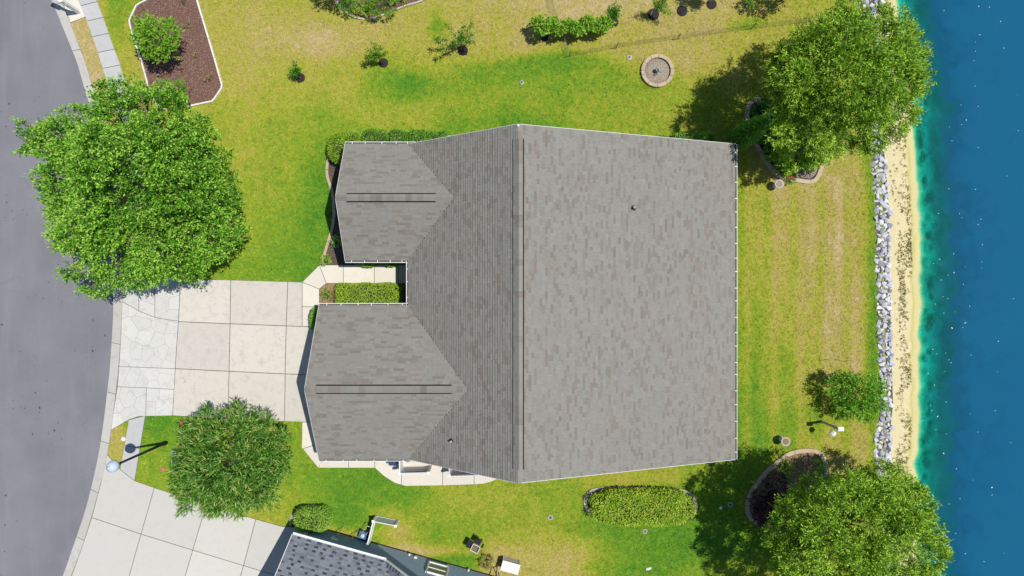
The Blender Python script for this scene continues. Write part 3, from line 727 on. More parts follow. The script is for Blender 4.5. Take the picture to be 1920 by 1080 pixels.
fastmesh("lake_bed", Vf, gridfaces(len(by), len(off)), M['sand'], attrs={"wet": np.zeros(len(Vf)), "alg": alg.ravel(), "under": np.ones(len(Vf))}, kind="structure", smooth=True)
# water surface
off = np.concatenate([[-.02], np.arange(.03, 3.2, .09), np.linspace(3.3, 170, 24)])
V = np.zeros((len(by), len(off), 3)); V[..., 0] = sw[:, None] + off[None, :]; V[..., 1] = by[:, None]; V[..., 2] = WL
dep = np.clip(off * .45, 0, 3)[None, :] * (1 + .22 * np.array([mnoise.noise(Vector((2, y * .35, 0))) for y in by]))[:, None]
fastmesh("lake_water", V.reshape(-1, 3), gridfaces(len(by), len(off)), M['water'], attrs={"depth": dep.ravel()}, kind="structure", smooth=True)

yb_ = np.arange(-20, 20, .4); mb = MB()
for q0, q1 in zip(yb_[:-1], yb_[1:]):
    a, b = float(ripworld(q0)), float(ripworld(q1)); mb.add([(a - .36, q0, .006), (a + .40, q0, -.012), (b + .40, q1, -.012), (b - .36, q1, .006)], [(0, 1, 2, 3)])
mb.build("riprap_bed", plain("riprap_soil", (.10, .09, .08), .95, .4, 9))["kind"] = "structure"
# flecks floating on the lake
def hullmesh(name, n, seed, sc=(1, 1, .7), mat=None):
    r_ = random.Random(seed); bm = bmesh.new()
    for _ in range(n):
        v = Vector((r_.gauss(0, 1), r_.gauss(0, 1), r_.gauss(0, 1))).normalized() * r_.uniform(.8, 1)
        bm.verts.new((v.x * sc[0], v.y * sc[1], v.z * sc[2]))
    bmesh.ops.convex_hull(bm, input=bm.verts)
    for v in [v for v in bm.verts if not v.link_faces]: bm.verts.remove(v)
    me_ = bpy.data.meshes.new(name); bm.to_mesh(me_); bm.free(); me_.materials.append(mat); return me_
fm = [hullmesh("foam_fleck", 9, 40 + i, (1, .6, .3), M['white']) for i in range(4)]
FL = [(1855, 13), (1829, 79), (1837, 65), (1835, 12), (1829, 96), (1826, 114), (1882, 90), (1876, 40), (1747, 129), (1828, 161), (1802, 197), (1834, 199), (1780, 238), (1803, 234), (1812, 225), (1834, 277), (1909, 245), (1785, 264), (1779, 354), (1829, 355), (1750, 417), (1799, 401), (1839, 411), (1834, 421), (1804, 408), (1760, 400), (1842, 459), (1788, 476), (1762, 486), (1750, 494), (1841, 491), (1840, 502), (1810, 500), (1765, 525), (1778, 516), (1789, 511), (1806, 533), (1768, 556), (1777, 560), (1754, 570), (1791, 585), (1811, 604), (1785, 615), (1809, 606), (1805, 614), (1770, 587), (1818, 574), (1749, 655), (1773, 662), (1779, 675), (1783, 680), (1821, 666), (1756, 663), (1771, 697), (1752, 722), (1747, 770), (1758, 781), (1774, 754), (1819, 776), (1833, 810), (1774, 813), (1755, 806), (1793, 879), (1860, 914), (1860, 928), (1779, 945), (1810, 1038), (1845, 1053), (1792, 1000), (1883, 1037), (1866, 770), (1870, 697), (1800, 935), (1900, 560), (1895, 830), (1872, 640), (1824, 900), (1769, 850), (1888, 330), (1770, 20), (1905, 180), (1740, 700), (1745, 760)]
for i, (x, y) in enumerate(FL):
    s_ = rs.uniform(.022, .045) * (1.6 if i % 7 == 0 else 1)
    q = P3(x, y, WL, WL + .004)
    o = piece("foam_fleck", fm[i % 4], None, q, (0, 0, rs.uniform(0, 6)), (s_, s_, s_ * .6))
    tag(o, "tiny white fleck floating on the blue lake", "foam fleck", "white flecks floating on the lake")
# riprap
rm = [hullmesh("riprap_rock", 13, 60 + i, (1, .8, .62), M['rock']) for i in range(12)]
cand = []
hw = lambda y: np.interp(y, [-20, 0, 25, 40, 265, 400, 700, 740, 775, 800, 860, 900], [32, 30, 18, 15, 12, 13, 12, 8, 8, 14, 16, 14])
for y in np.arange(-24, 1100, 3.0):
    for _ in range(26):
        x = float(rip_x(y)) + rs.uniform(-1, 1) * float(hw(y)); cand.append((x, y + rs.uniform(-2, 2), rs.uniform(.085, .215)))
rs.shuffle(cand); cand.sort(key=lambda q: -q[2]); placed = []
for x, y, r_ in cand:
    if 60 < y < 215 and rs.random() < .45: continue
    if y > 905 and rs.random() < .6: continue
    wx, wy = P(x, y, -.03)
    if all((wx - a) ** 2 + (wy - b) ** 2 > ((r_ + c) * .61) ** 2 for a, b, c in placed[-400:]): placed.append((wx, wy, r_))
placed.sort(key=lambda q: -q[2])
vis = placed[:298]; rest = placed[298:]
for wx, wy, r_ in vis:
    o = piece("riprap_rock", rm[rs.randrange(12)], None, (wx, wy, -.02 + r_ * rs.uniform(.05, .3)), (rs.uniform(-.4, .4), rs.uniform(-.4, .4), rs.uniform(0, 6)), (r_ * 1.15, r_ * 1.15, r_ * .9))
    tag(o, "pale grey angular rock in the riprap strip between lawn and sand", "rock", "riprap rocks along the lake shore")
bm = bmesh.new()
for wx, wy, r_ in rest + [(p[0] + rs.uniform(-.12, .12), p[1] + rs.uniform(-.12, .12), rs.uniform(.03, .06)) for p in placed]:
    bm2 = rm[rs.randrange(12)]; T = Matrix.Translation((wx, wy, -.03)) @ Matrix.Rotation(rs.uniform(0, 6), 4, 'Z') @ Matrix.Scale(r_, 4)
    k0 = len(bm.verts); bm.from_mesh(bm2); bm.verts.ensure_lookup_table()
    for v in bm.verts[k0:]: v.co = T @ v.co
me = bpy.data.meshes.new("rock_rubble"); bm.to_mesh(me); bm.free(); me.materials.append(M['rock'])
tag(link(bpy.data.objects.new("rock_rubble", me)), "small grey rubble filling gaps between the riprap rocks", "rubble", kind="stuff")
# beach weeds
r = np.random.default_rng(77); pts = []
for _ in range(4200):
    y = r.uniform(-30, 1100); f = np.clip(r.beta(2.4, 1.6), .08, .86)
    x = (rip_x(y) + 14) * (1 - f) + (shore_x(y) - 6) * f
    cl = mnoise.noise(Vector((x * .05, y * .018, 1))) + (.15 if 430 < y < 600 else 0) - (.12 if abs(f - .55) > .25 else 0)
    if cl > r.uniform(-.25, .8): pts.append((x, y))
Pn = []; 
for x, y in pts:
    n = r.integers(4, 12); c = P3(x, y, -.1)
    Pn.append(np.array([c.x, c.y, -.16 + .06 * 0]) + r.normal(size=(n, 3)) * [.035, .035, .01])
Pn = np.vstack(Pn); n = len(Pn); dsho = np.interp(Pn[:, 1], by, sw) - Pn[:, 0]
Pn[:, 2] = -.03 - .27 * np.clip(1 - dsho / 1.7, 0, 1.15) ** 1.3
leafcloud("beach_weeds", Pn, r.normal(size=(n, 3)) * [1, 1, .3] + [0, 0, .7], r.normal(size=(n, 3)) + [0, 0, 1], r.uniform(.05, .12, n), r.uniform(.02, .05, n), r.random(n), M['leaf_weed'], None, "stuff")
tag(bpy.data.objects["beach_weeds"], "low brownish weeds scattered over the sand strip", "weeds", kind="stuff")

# ================================================================ roofs
def shingle_slope(name, O, ea, eb, poly, mat, parent, seed=0, expo=.145, lmin=.15, lmax=.46, checker=False, thick=.018):
    """O origin (eave), ea unit along eave, eb unit up the slope, poly in (a,b) metres"""
    O, ea, eb = Vector(O), Vector(ea).normalized(), Vector(eb).normalized(); nn = ea.cross(eb)
    if nn.z < 0: nn = -nn
    w = lambda a, b, h=0: O + ea * a + eb * b + nn * h
    mb = MB(); n = len(poly)
    vs = [w(a, b, -.004) for a, b in poly] + [w(a, b, -.12) for a, b in poly]
    mb.add(vs, [tuple(range(n)), tuple(range(n, 2 * n))[::-1]] + [(i, (i + 1) % n, n + (i + 1) % n, n + i) for i in range(n)])
    par = mb.build(name, M['soffit'], parent)
    r_ = random.Random(seed); sh = MB(); tones = []; bmax = max(q[1] for q in poly); b = min(q[1] for q in poly)
    while b < bmax - .01:
        bm_ = b + expo * .5; xs = []
        for i in range(n):
            (a0, b0), (a1, b1) = poly[i], poly[(i + 1) % n]
            if (b0 > bm_) != (b1 > bm_): xs.append(a0 + (a1 - a0) * (bm_ - b0) / (b1 - b0))
        xs.sort()
        for x0, x1 in zip(xs[::2], xs[1::2]):
            a = x0 - (0 if x1 - x0 < .3 else 0)
            first = True; alt = r_.random() < .5; row = int(round((b - min(q[1] for q in poly)) / expo)) % 2
            while a < x1 - .005:
                L = r_.uniform(lmin, lmax) * (r_.uniform(.3, 1) if first else 1); first = False; tn = r_.random()
                if checker:
                    alt = not alt; L = r_.uniform(.16, .24) if alt else r_.uniform(.22, .42); tn = r_.uniform(0, .34) if alt and row == 0 and r_.random() < .85 else r_.uniform(.45, 1)
                e = min(x1, a + L)
                if x1 - e < .06: e = x1
                h = thick + r_.choice((0, .006)) + r_.uniform(0, .003); gp = .003; tones += [tn] * 6; top = min(b + expo + .01, bmax)
                sh.add([w(a + gp, b, h), w(e - gp, b, h), w(e - gp, top, .003), w(a + gp, top, .003), w(a + gp, b, 0), w(e - gp, b, 0)], [(0, 1, 2, 3), (4, 5, 1, 0)])
                a = e
        b += expo
    s_ = sh.build("shingles", mat, par); s_["kind"] = "stuff"
    at = s_.data.attributes.new("tone", 'FLOAT', 'POINT'); at.data.foreach_set("value", np.array(tones, dtype=np.float32))
    return par
def fixn(par): pass
def gutter(a, b, outn, parent, hang=.85, w=.10, mat=None, debris=False):
    """K gutter from a to b (eave edge points), outn horizontal outward normal"""
    a, b, o = Vector(a), Vector(b), Vector(outn).normalized(); d = (b - a); L = d.length; d.normalize(); z = Vector((0, 0, 1))
    prof = [(0.0, 0.0), (0.0, -.11), (.07, -.115), (w, -.05), (w, .0), (w + .022, .0), (w + .022, -.056), (.085, -.13), (-.008, -.125), (-.008, 0)]
    mb = MB(); n = len(prof); vs = [p + o * (q[0] + .012) + z * (q[1] - .015) for p in (a, b) for q in prof]
    mb.add(vs, [(i, (i + 1) % n, n + (i + 1) % n, n + i) for i in range(n)])
    for p in (a, b): mb.box(p + o * (w / 2 + .012) + z * -.07, (abs(d.x) * .006 + abs(o.x) * w, abs(d.y) * .006 + abs(o.y) * w, .09)) if abs(d.x * d.y) < .01 else None
    gt = mb.build("gutter", mat or M['white'], parent)
    q = MB(); c0 = .05; q.bar(a + o * c0 + z * -.05, b + o * c0 + z * -.05, w - .035, .02); q.build("gutter_shade", M['valley'], gt)  # dark strip paints the shade inside the gutter
    k_ = max(2, int(L / hang))
    hm = None
    for i in range(k_ + 1):
        t = (i + .5) / (k_ + 1) * L + rs.uniform(-.12, .12); p = a + d * t
        h = MB(); h.bar(p + o * .0 + z * -.008, p + o * (w + .025) + z * -.008, .035, .012); h.build("gutter_hanger", mat or M['white'], gt)
    return gt
def ridge_caps(a, b, ny, slopeL, slopeR, parent, mat, vent=False, half=.17, step=.28, lift=.0):
    """caps along ridge a->b ; ny = horizontal unit to one side (left), slopes = drop per m either side"""
    a, b, s_ = Vector(a), Vector(b), Vector(ny).normalized(); d = b - a; L = d.length; d.normalize(); z = Vector((0, 0, 1))
    mb = MB(); n = max(1, int(L / step))
    for i in range(n):
        p0 = a + d * (L * i / n); p1 = a + d * (L * (i + 1) / n + .02)
        h0, h1 = lift + .028, lift + .016
        vs = []
        for p, h in ((p0, h0), (p1, h1)):
            vs += [p + s_ * half + z * (h - half * slopeL), p + z * (h + .006), p - s_ * half + z * (h - half * slopeR)]
        vs += [v - z * .012 for v in vs[:3]]
        mb.add(vs, [(0, 1, 4, 3), (1, 2, 5, 4), (6, 7, 1, 0), (7, 8, 2, 1)])
    nm = mb.build("ridge_cap", mat, parent); q_ = random.Random(int(a.x * 7 + a.y * 3))
    at = nm.data.attributes.new("tone", 'FLOAT', 'POINT'); at.data.foreach_set("value", np.repeat(np.array([q_.random() for _ in range(n)], dtype=np.float32), 9))
    return nm

def wall(name, pts, mat, parent, th=.14):
    """vertical wall polygon given 3D pts in a vertical plane, extruded horizontally"""
    pts = [Vector(p) for p in pts]; e = None
    for p in pts[1:]:
        q = p - pts[0]; q.z = 0
        if q.length > .1: e = q.normalized(); break
    nn = Vector((-e.y, e.x, 0)) * th / 2; n = len(pts)
    mb = MB(); mb.add([p + nn for p in pts] + [p - nn for p in pts], [tuple(range(n)), tuple(range(n, 2 * n))[::-1]] + [(i, (i + 1) % n, n + (i + 1) % n, n + i) for i in range(n)])
    return mb.build(name, mat, parent)
def window(c, ex, w, h, parent, out, mull=True):
    """c centre, ex unit along wall, out unit outward"""
    c, ex, out = Vector(c), Vector(ex).normalized(), Vector(out).normalized(); z = Vector((0, 0, 1))
    mb = MB(); f = .09
    for s_ in (-1, 1):
        mb.bar(c + ex * s_ * w / 2 + out * .045 - z * (h / 2 + f / 2), c + ex * s_ * w / 2 + out * .045 + z * (h / 2 + f / 2), .08, f)
        mb.bar(c + z * s_ * h / 2 + out * .05 - ex * w / 2, c + z * s_ * h / 2 + out * .05 + ex * w / 2, .09, f)
    wd = mb.build("window", M['white'], parent)
    g_ = MB(); 
    for s_ in (-1, 1):
        q = MB(); q.bar(c + z * s_ * h / 4 + out * .03 - ex * (w / 2 - .03), c + z * s_ * h / 4 + out * .03 + ex * (w / 2 - .03), .02, h / 2 - .05); q.build("pane", M['glass'], wd)
    if mull:
        q = MB(); q.bar(c + out * .045 - ex * (w / 2 - .04), c + out * .045 + ex * (w / 2 - .04), .05, .06); q.build("sash_bar", M['white'], wd)
    return wd

# ---- main house
M['valley'] = plain("valley_debris_gutter_shade", (.085, .082, .07), .95, .5, 9)
E = 2.7; RZ = 7.2; RX = .28; XR = 12.18; YT = 7.87; YB = -9.37; XL = -5.65
house = thing("house", "large single-storey house with weathered grey shingle roof and two front gable wings", "house", (3, -.7, 0))
sR = (RZ - E) / (XR - RX); sL = (RZ - E) / (RX - XL)
def slen(s_): return math.sqrt(1 + s_ * s_)
# right slope
shingle_slope("roof_slope", (XR, YB, E), (0, 1, 0), (-1, 0, sR), [(0, 0), (YT - YB, 0), (YT - YB, (XR - RX) * slen(sR)), (0, (XR - RX) * slen(sR))], M['shingle'], house, 1)
# left slope with the cut for the wings
U_E = 1.515; Uy = 4.68; uz = 4.73; Ly = -5.165; lz = 5.29; L_E = -.96
ux = XL + (uz - E) / sL; lx = XL + (lz - E) / sL
k = slen(sL); tr = lambda X, Y: (YT - Y, (X - XL) * k)
shingle_slope("roof_slope", (XL, YT, E), (0, -1, 0), (1, 0, sL), [tr(RX, YT), tr(XL, YT), tr(ux, Uy), tr(XL, U_E), tr(XL, L_E), tr(lx, Ly), tr(XL, YB), tr(RX, YB)], M['shingle'], house, 2, thick=.034, expo=.16)
def wing(Xr, y0, y1, ym, zr, xv, seed):
    s_ = (zr - E) / (y1 - ym); k_ = slen(s_)
    # north slope (eave y1), south slope (eave y0)
    shingle_slope("roof_slope", (Xr, y1, E), (1, 0, 0), (0, -1, s_), [(0, 0), (XL - Xr, 0), (xv - Xr, (y1 - ym) * k_), (0, (y1 - ym) * k_)], M['shingle'], house, seed, lmin=.2, lmax=.62)
    s2 = (zr - E) / (ym - y0); k2 = slen(s2)
    shingle_slope("roof_slope", (Xr, y0, E), (1, 0, 0), (0, 1, s2), [(0, 0), (XL - Xr, 0), (xv - Xr, (ym - y0) * k2), (0, (ym - y0) * k2)], M['shingle'], house, seed + 1, lmin=.2, lmax=.62)
    return s_, s2
uS = wing(-9.12, U_E, YT, Uy, uz, ux, 3); lS = wing(-10.55, YB, L_E, Ly, lz, lx, 5)
# ridges and ridge vents
def ridge_vent(a, b, side, sl_, sr_, half=.19):
    a, b = Vector(a), Vector(b)
    mb = MB(); z = Vector((0, 0, 1)); s_ = Vector(side)
    hh = half - .02
    vs = []
    for p in (a, b): vs += [p + s_ * hh + z * (-hh * sl_ - .01), p + s_ * hh + z * (-hh * sl_ + .062), p + z * .068, p - s_ * hh + z * (-hh * sr_ + .062), p - s_ * hh + z * (-hh * sr_ - .01)]
    mb.add(vs, [(0, 1, 6, 5), (1, 2, 7, 6), (2, 3, 8, 7), (3, 4, 9, 8), (0, 4, 3, 2, 1), (5, 6, 7, 8, 9)])
    v = mb.build("ridge_vent", M['vent'], house)
    # black strips beside the vent: its sides, widened to paint its shadow line
    for sg, sq in ((1, sl_), (-1, sr_)):
        q = MB(); off_ = half + .005; wd_ = (.11 if half > .2 else .055) if sg > 0 else .05; off_ += wd_ * .3; q.bar(a + s_ * sg * off_ + z * (-off_ * sq + .035), b + s_ * sg * off_ + z * (-off_ * sq + .035), wd_, .05); q.build("vent_side_shade", M['vent'], v)
    c = ridge_caps(a, b, side, sl_, sr_, v, M['shingle'], half=half - .01, lift=.055, step=.30)
ridge_caps((RX, YT, RZ), (RX, 7.18, RZ), (-1, 0, 0), sL, sR, house, M['shingle'])
ridge_caps((RX, -8.72, RZ), (RX, YB, RZ), (-1, 0, 0), sL, sR, house, M['shingle'])
ridge_vent((RX + .05, 7.18, RZ), (RX + .05, -8.72, RZ), (-1, 0, 0), sL, sR, .201)
ridge_caps((-9.12, Uy, uz), (-8.56, Uy, uz), (0, 1, 0), uS[0], uS[1], house, M['shingle']); ridge_caps((-3.96, Uy, uz), (ux, Uy, uz), (0, 1, 0), uS[0], uS[1], house, M['shingle'])
ridge_vent((-8.56, Uy, uz), (-3.96, Uy, uz), (0, 1, 0), uS[0], uS[1])
ridge_caps((-10.55, Ly, lz), (-9.98, Ly, lz), (0, 1, 0), lS[0], lS[1], house, M['shingle']); ridge_caps((-3.08, Ly, lz), (lx, Ly, lz), (0, 1, 0), lS[0], lS[1], house, M['shingle'])
ridge_vent((-9.98, Ly, lz), (-3.08, Ly, lz), (0, 1, 0), lS[0], lS[1])
# dark valley strips (debris in the valleys)
M['valley'] = plain("valley_debris_gutter_shade", (.085, .082, .07), .95, .5, 9)
for (p, q) in (((XL, YT, E), (ux, Uy, uz)), ((XL, U_E, E), (ux, Uy, uz)), ((XL, L_E, E), (lx, Ly, lz)), ((XL, YB, E), (lx, Ly, lz))):
    mb = MB(); p, q = Vector(p), Vector(q); n = 26; r_ = random.Random(int(p.y * 10))
    for i in range(n):
        a = p.lerp(q, i / n); b = p.lerp(q, (i + 1) / n); mb.bar(a + Vector((0, 0, .018)), b + Vector((0, 0, .018)), r_.uniform(.015, .07), .014)
    mb.build("valley_flashing", M['valley'], house)
# gutters
gutter((XR, YT - .02, E), (XR, YB + .02, E), (1, 0, 0), house, .86)
gutter((-9.12, YT, E), (XL + .4, YT, E), (0, 1, 0), house, .8)
gutter((-9.12, U_E, E), (XL + .0, U_E, E), (0, -1, 0), house, .8)
gutter((XL, U_E, E), (XL, L_E, E), (-1, 0, 0), house, 1.0)
gutter((-10.55, L_E, E), (XL, L_E, E), (0, 1, 0), house, .9)
gutter((-10.55, YB, E), (XL + .1, YB, E), (0, -1, 0), house, .9, w=.07)
# rake boards
for pr in (((XR, YT, E), (RX, YT, RZ)), ((RX, YT, RZ), (XL, YT, E)), ((XR, YB, E), (RX, YB, RZ)), ((RX, YB, RZ), (XL, YB, E))):
    mb = MB(); o_ = Vector((0, .012 if pr[0][1] > 0 else -.012, -.075)); mb.bar(Vector(pr[0]) + o_, Vector(pr[1]) + o_, .022, .15); mb.build("rake_board", M['white_dirty'], house)
for X_, ya, yb, yc, zc in ((-9.12, U_E, Uy, YT, uz), (-10.55, YB, Ly, L_E, lz)):
    for y_ in (ya, yc):
        mb = MB(); o_ = Vector((-.012, 0, -.08)); mb.bar(Vector((X_, y_, E)) + o_, Vector((X_, yb, zc)) + o_, .022, .15); mb.build("rake_board", M['white_dirty'], house)
# walls
gx0, gx1, gy0, gy1 = XL + .35, XR - .4, YB + .35, YT - .35
zt = E - .14
def zroof(X): return (E + sL * (X - XL) if X < RX else E + sR * (XR - X)) - .16
for Y_ in (gy0, gy1):
    wall("wall", [(gx0, Y_, 0), (gx1, Y_, 0), (gx1, Y_, zroof(gx1)), (RX, Y_, zroof(RX)), (gx0, Y_, zroof(gx0))], M['wall_tan'], house)
wall("wall", [(gx1, gy0 + .08, 0), (gx1, gy1 - .08, 0), (gx1, gy1 - .08, zt), (gx1, gy0 + .08, zt)], M['wall_tan'], house)
wall("wall", [(gx0, L_E, 0), (gx0, U_E, 0), (gx0, U_E, zt), (gx0, L_E, zt)], M['wall_tan'], house)
for X_, ya, yc, ym, zc in ((-9.12, U_E, YT, Uy, uz), (-10.55, YB, L_E, Ly, lz)):
    wx = X_ + .32; a, c = ya + .35, yc - .35; ze = E - .16 + .35 * .6
    wall("wall", [(wx, a, 0), (wx, c, 0), (wx, c, ze), (wx, ym, zc - .2), (wx, a, ze)], M['wall_tan'], house)
    for y_ in (a, c):
        if abs(y_ - gy0) < .01 or abs(y_ - gy1) < .01: wall("wall", [(wx + .08, y_, 0), (gx0 - .08, y_, 0), (gx0 - .08, y_, zt), (wx + .08, y_, zt)], M['wall_tan'], house)
        else: wall("wall", [(wx + .08, y_, 0), (gx0 + .0, y_, 0), (gx0 + .0, y_, zt), (wx + .08, y_, zt)], M['wall_tan'], house)
# garage door with panels
gd = MB(); gd.box((-10.33, Ly, 1.1), (.06, 4.9, 2.2)); gdo = gd.build("garage_door", M['white'], house)
for i in range(4):
    for j in range(8):
        q = MB(); q.box((-10.365, Ly - 2.14 + j * .612, .3 + i * .54), (.014, .5, .38)); q.build("door_panel", M['white'], gdo)
window((-8.89, 4.7, 1.45), (0, 1, 0), 1.8, 1.4, house, (-1, 0, 0))
for yy in (5.5, 1.5, -3, -6.8): window((gx1 + .06, yy, 1.45), (0, 1, 0), 1.5, 1.3, house, (1, 0, 0))
for xx in (-3.2, 3, 8.5): window((xx, gy1 + .06, 1.5), (1, 0, 0), 1.1, 1.2, house, (0, 1, 0))
for xx in (2.5, 7.5): window((xx, gy0 - .06, 1.5), (1, 0, 0), 1.1, 1.2, house, (0, -1, 0))
dr = MB(); dr.box((gx0 - .1, .35, 1.05), (.05, .95, 2.1)); fd = dr.build("front_door", plain("door_red", (.15, .05, .04), .5), house)
q = MB(); q.tube([(gx0 - .14, .0, 1.0), (gx0 - .18, .0, 1.0)], .03, 8); q.build("handle", M['grey_metal'], fd)
# vent pipes
def vent_pipe(X, Y, left):
    z_ = (E + sL * (X - XL)) if left else (E + sR * (XR - X)); sl_ = sL if left else -sR
    Mx = Matrix.Rotation(-math.atan(sl_), 3, 'Y')
    fl = MB(); fl.box((X, Y, z_ + .024), (.26, .30, .012), M=Mx); f_ = fl.build("vent_flashing", plain("flashing_grey", (.10, .10, .10), .6), house)
    b_ = MB(); b_.lathe((X, Y, z_), [(.12, -.04), (.10, .08), (.062, .15), (.06, .17)], 16); b_.build("vent_boot", M['vent'], f_)
    p_ = MB(); p_.lathe((X, Y, z_), [(.050, .0), (.050, .33), (.036, .33), (.036, .12)], 14, cap=False); p_.build("vent_pipe", M['white'], f_)
vent_pipe(6.24, 4.11, False); vent_pipe(-3.14, -7.91, True)
q = MB(); q.lathe((RX + .02, YT - .07, RZ + .03), [(.05, 0), (.05, .04), (.0, .05)], 10); q.build("ridge_end_clip", M['white'], house)

# ---- neighbour house
nbh = thing("house", "blue-grey sided neighbouring house with dark checkered shingle roof at the bottom edge", "house", (*NB(6, 4.5), 0))
def N3(s_, v_, z): x, y = NB(s_, v_); return Vector((x, y, z))
ZE = 2.75; us = Vector((.963, -.269, 0)); vs_ = Vector((-.269, -.963, 0))
pk = .75; kk = slen(pk); gk = .85; gkk = slen(gk)
shingle_slope("roof_slope", N3(0, 0, ZE), us, (vs_ + Vector((0, 0, pk))), [(0, 0), (5.29, 0), (8.8, 3.98 * kk), (12.31, 0), (13, 0), (13, 4.5 * kk), (0, 4.5 * kk)], M['nshingle'], nbh, 11, expo=.115, checker=True)
shingle_slope("roof_slope", N3(0, 9, ZE), us, (-vs_ + Vector((0, 0, pk))), [(0, 0), (13, 0), (13, 4.5 * kk), (0, 4.5 * kk)], M['nshingle'], nbh, 12, expo=.115, checker=True)
shingle_slope("roof_slope", N3(5.29, 0, ZE), vs_, (us + Vector((0, 0, gk))), [(0, 0), (3.98, 3.51 * gkk), (0, 3.51 * gkk)], M['nshingle'], nbh, 13, expo=.115, checker=True)
shingle_slope("roof_slope", N3(12.31, 0, ZE), vs_, (-us + Vector((0, 0, gk))), [(0, 0), (3.98, 3.51 * gkk), (0, 3.51 * gkk)], M['nshingle'], nbh, 14, expo=.115, checker=True)
# gutter (rotated house: build by hand)
def ngutter(s0, s1):
    o_ = -vs_; prof = [(0.0, 0.0), (0.0, -.11), (.07, -.115), (.11, -.05), (.11, .0), (.135, .0), (.135, -.056), (.085, -.13), (-.008, -.125), (-.008, 0)]
    mb = MB(); n = len(prof); v_ = [N3(s_, 0, ZE) + o_ * (q[0] + .012) + Vector((0, 0, q[1] - .015)) for s_ in (s0, s1) for q in prof]
    mb.add(v_, [(i, (i + 1) % n, n + (i + 1) % n, n + i) for i in range(n)]); gt = mb.build("gutter", M['white'], nbh)
    for i in range(6):
        p = N3(s0 + (s1 - s0) * (i + .5) / 6, 0, ZE - .008); h = MB(); h.bar(p, p + o_ * .14, .03, .012); h.build("gutter_hanger", M['white'], gt)
    p = N3(s1 - .03, -.07, ZE - .07); h = MB(); h.box(p, (.03, .14, .13), rz=-.27); h.build("end_cap", M['white'], gt)
ngutter(0, 5.29)
for (a, b) in ((N3(5.33, -.02, ZE - .07), N3(8.8, -.02, ZE + 3.51 * gk - .07)), (N3(12.3, -.02, ZE - .07), N3(8.8, -.02, ZE + 3.51 * gk - .07)), (N3(-.015, 0, ZE - .07), N3(-.015, 4.5, ZE + 4.5 * pk - .07)), (N3(-.015, 9, ZE - .07), N3(-.015, 4.5, ZE + 4.5 * pk - .07))):
    mb = MB(); mb.bar(a, b, .03, .15); mb.build("rake_board", M['white'], nbh)
wv = .42
def nwall(pts): return wall("wall", pts, M['siding'], nbh)
nwall([N3(.4, wv, 0), N3(12.6, wv, 0), N3(12.6, wv, ZE - .1), N3(12.0, wv, ZE), N3(8.8, wv, ZE + 3.51 * gk - .2), N3(5.6, wv, ZE), N3(5.2, wv, ZE - .1), N3(.4, wv, ZE - .1)])
nwall([N3(.4, wv + .08, 0), N3(.4, 8.6, 0), N3(.4, 8.6, ZE), N3(.4, 4.5, ZE + 4.0 * pk), N3(.4, wv + .08, ZE)])
nwall([N3(.4, 8.66, 0), N3(12.6, 8.66, 0), N3(12.6, 8.66, ZE - .1), N3(.4, 8.66, ZE - .1)])
nwall([N3(12.6, wv + .08, 0), N3(12.6, 8.6, 0), N3(12.6, 8.6, ZE), N3(12.6, 4.5, ZE + 4.0 * pk), N3(12.6, wv + .08, ZE)])
sd = MB(); z_ = .22; bw = .165
while z_ < ZE + 2.9:
    s0, s1 = .47, 12.55
    if z_ + bw > ZE - .08:
        t = (z_ + bw - ZE + .12) / gk; s0, s1 = 5.55 + t, 12.05 - t
        if s1 - s0 < .4: break
    y0, y1 = wv - .07 - .040, wv - .07 - .004
    sd.add([N3(s0, y0, z_), N3(s1, y0, z_), N3(s1, y1, z_ + bw), N3(s0, y1, z_ + bw), N3(s0, y1, z_), N3(s1, y1, z_)], [(0, 1, 2, 3), (4, 5, 1, 0)]); z_ += bw
so_ = sd.build("siding", M['siding'], nbh); so_["kind"] = "stuff"
cb_ = MB(); cb_.bar(N3(.42, wv - .1, .05), N3(.42, wv - .1, ZE - .12), .14, .05); cb_.build("corner_board", M['white'], nbh)
fb = MB(); fb.bar(N3(.4, wv - .09, .1), N3(12.6, wv - .09, .1), .05, .2); fb.build("foundation", plain("foundation", (.08, .08, .085), .8), nbh)
window(N3(8.15, wv - .1, 1.35), us, 1.15, 1.35, nbh, -vs_)
sp = MB(); c_ = N3(6.75, wv - .14, .55); sp.box(c_, (.16, .10, .20), rz=-.27); o_ = sp.build("outlet_box", M['white'], nbh)
sp = MB(); c_ = N3(6.35, wv - .14, .45); sp.lathe(c_, [(.05, -.05), (.07, 0), (.04, .06), (.0, .07)], 10); sp.build("hose_spigot", M['white'], nbh)
sp = MB(); c_ = N3(9.9, wv - .15, .3); sp.lathe(c_, [(.06, -.1), (.07, 0), (.04, .12)], 10); sp.build("vent_hood", M['white'], nbh)
# garage front on the west side
gd = MB(); gd.bar(N3(.3, 2.2, 1.05), N3(.3, 7.0, 1.05), .04, 2.1); gd.build("garage_door", M['white'], nbh)

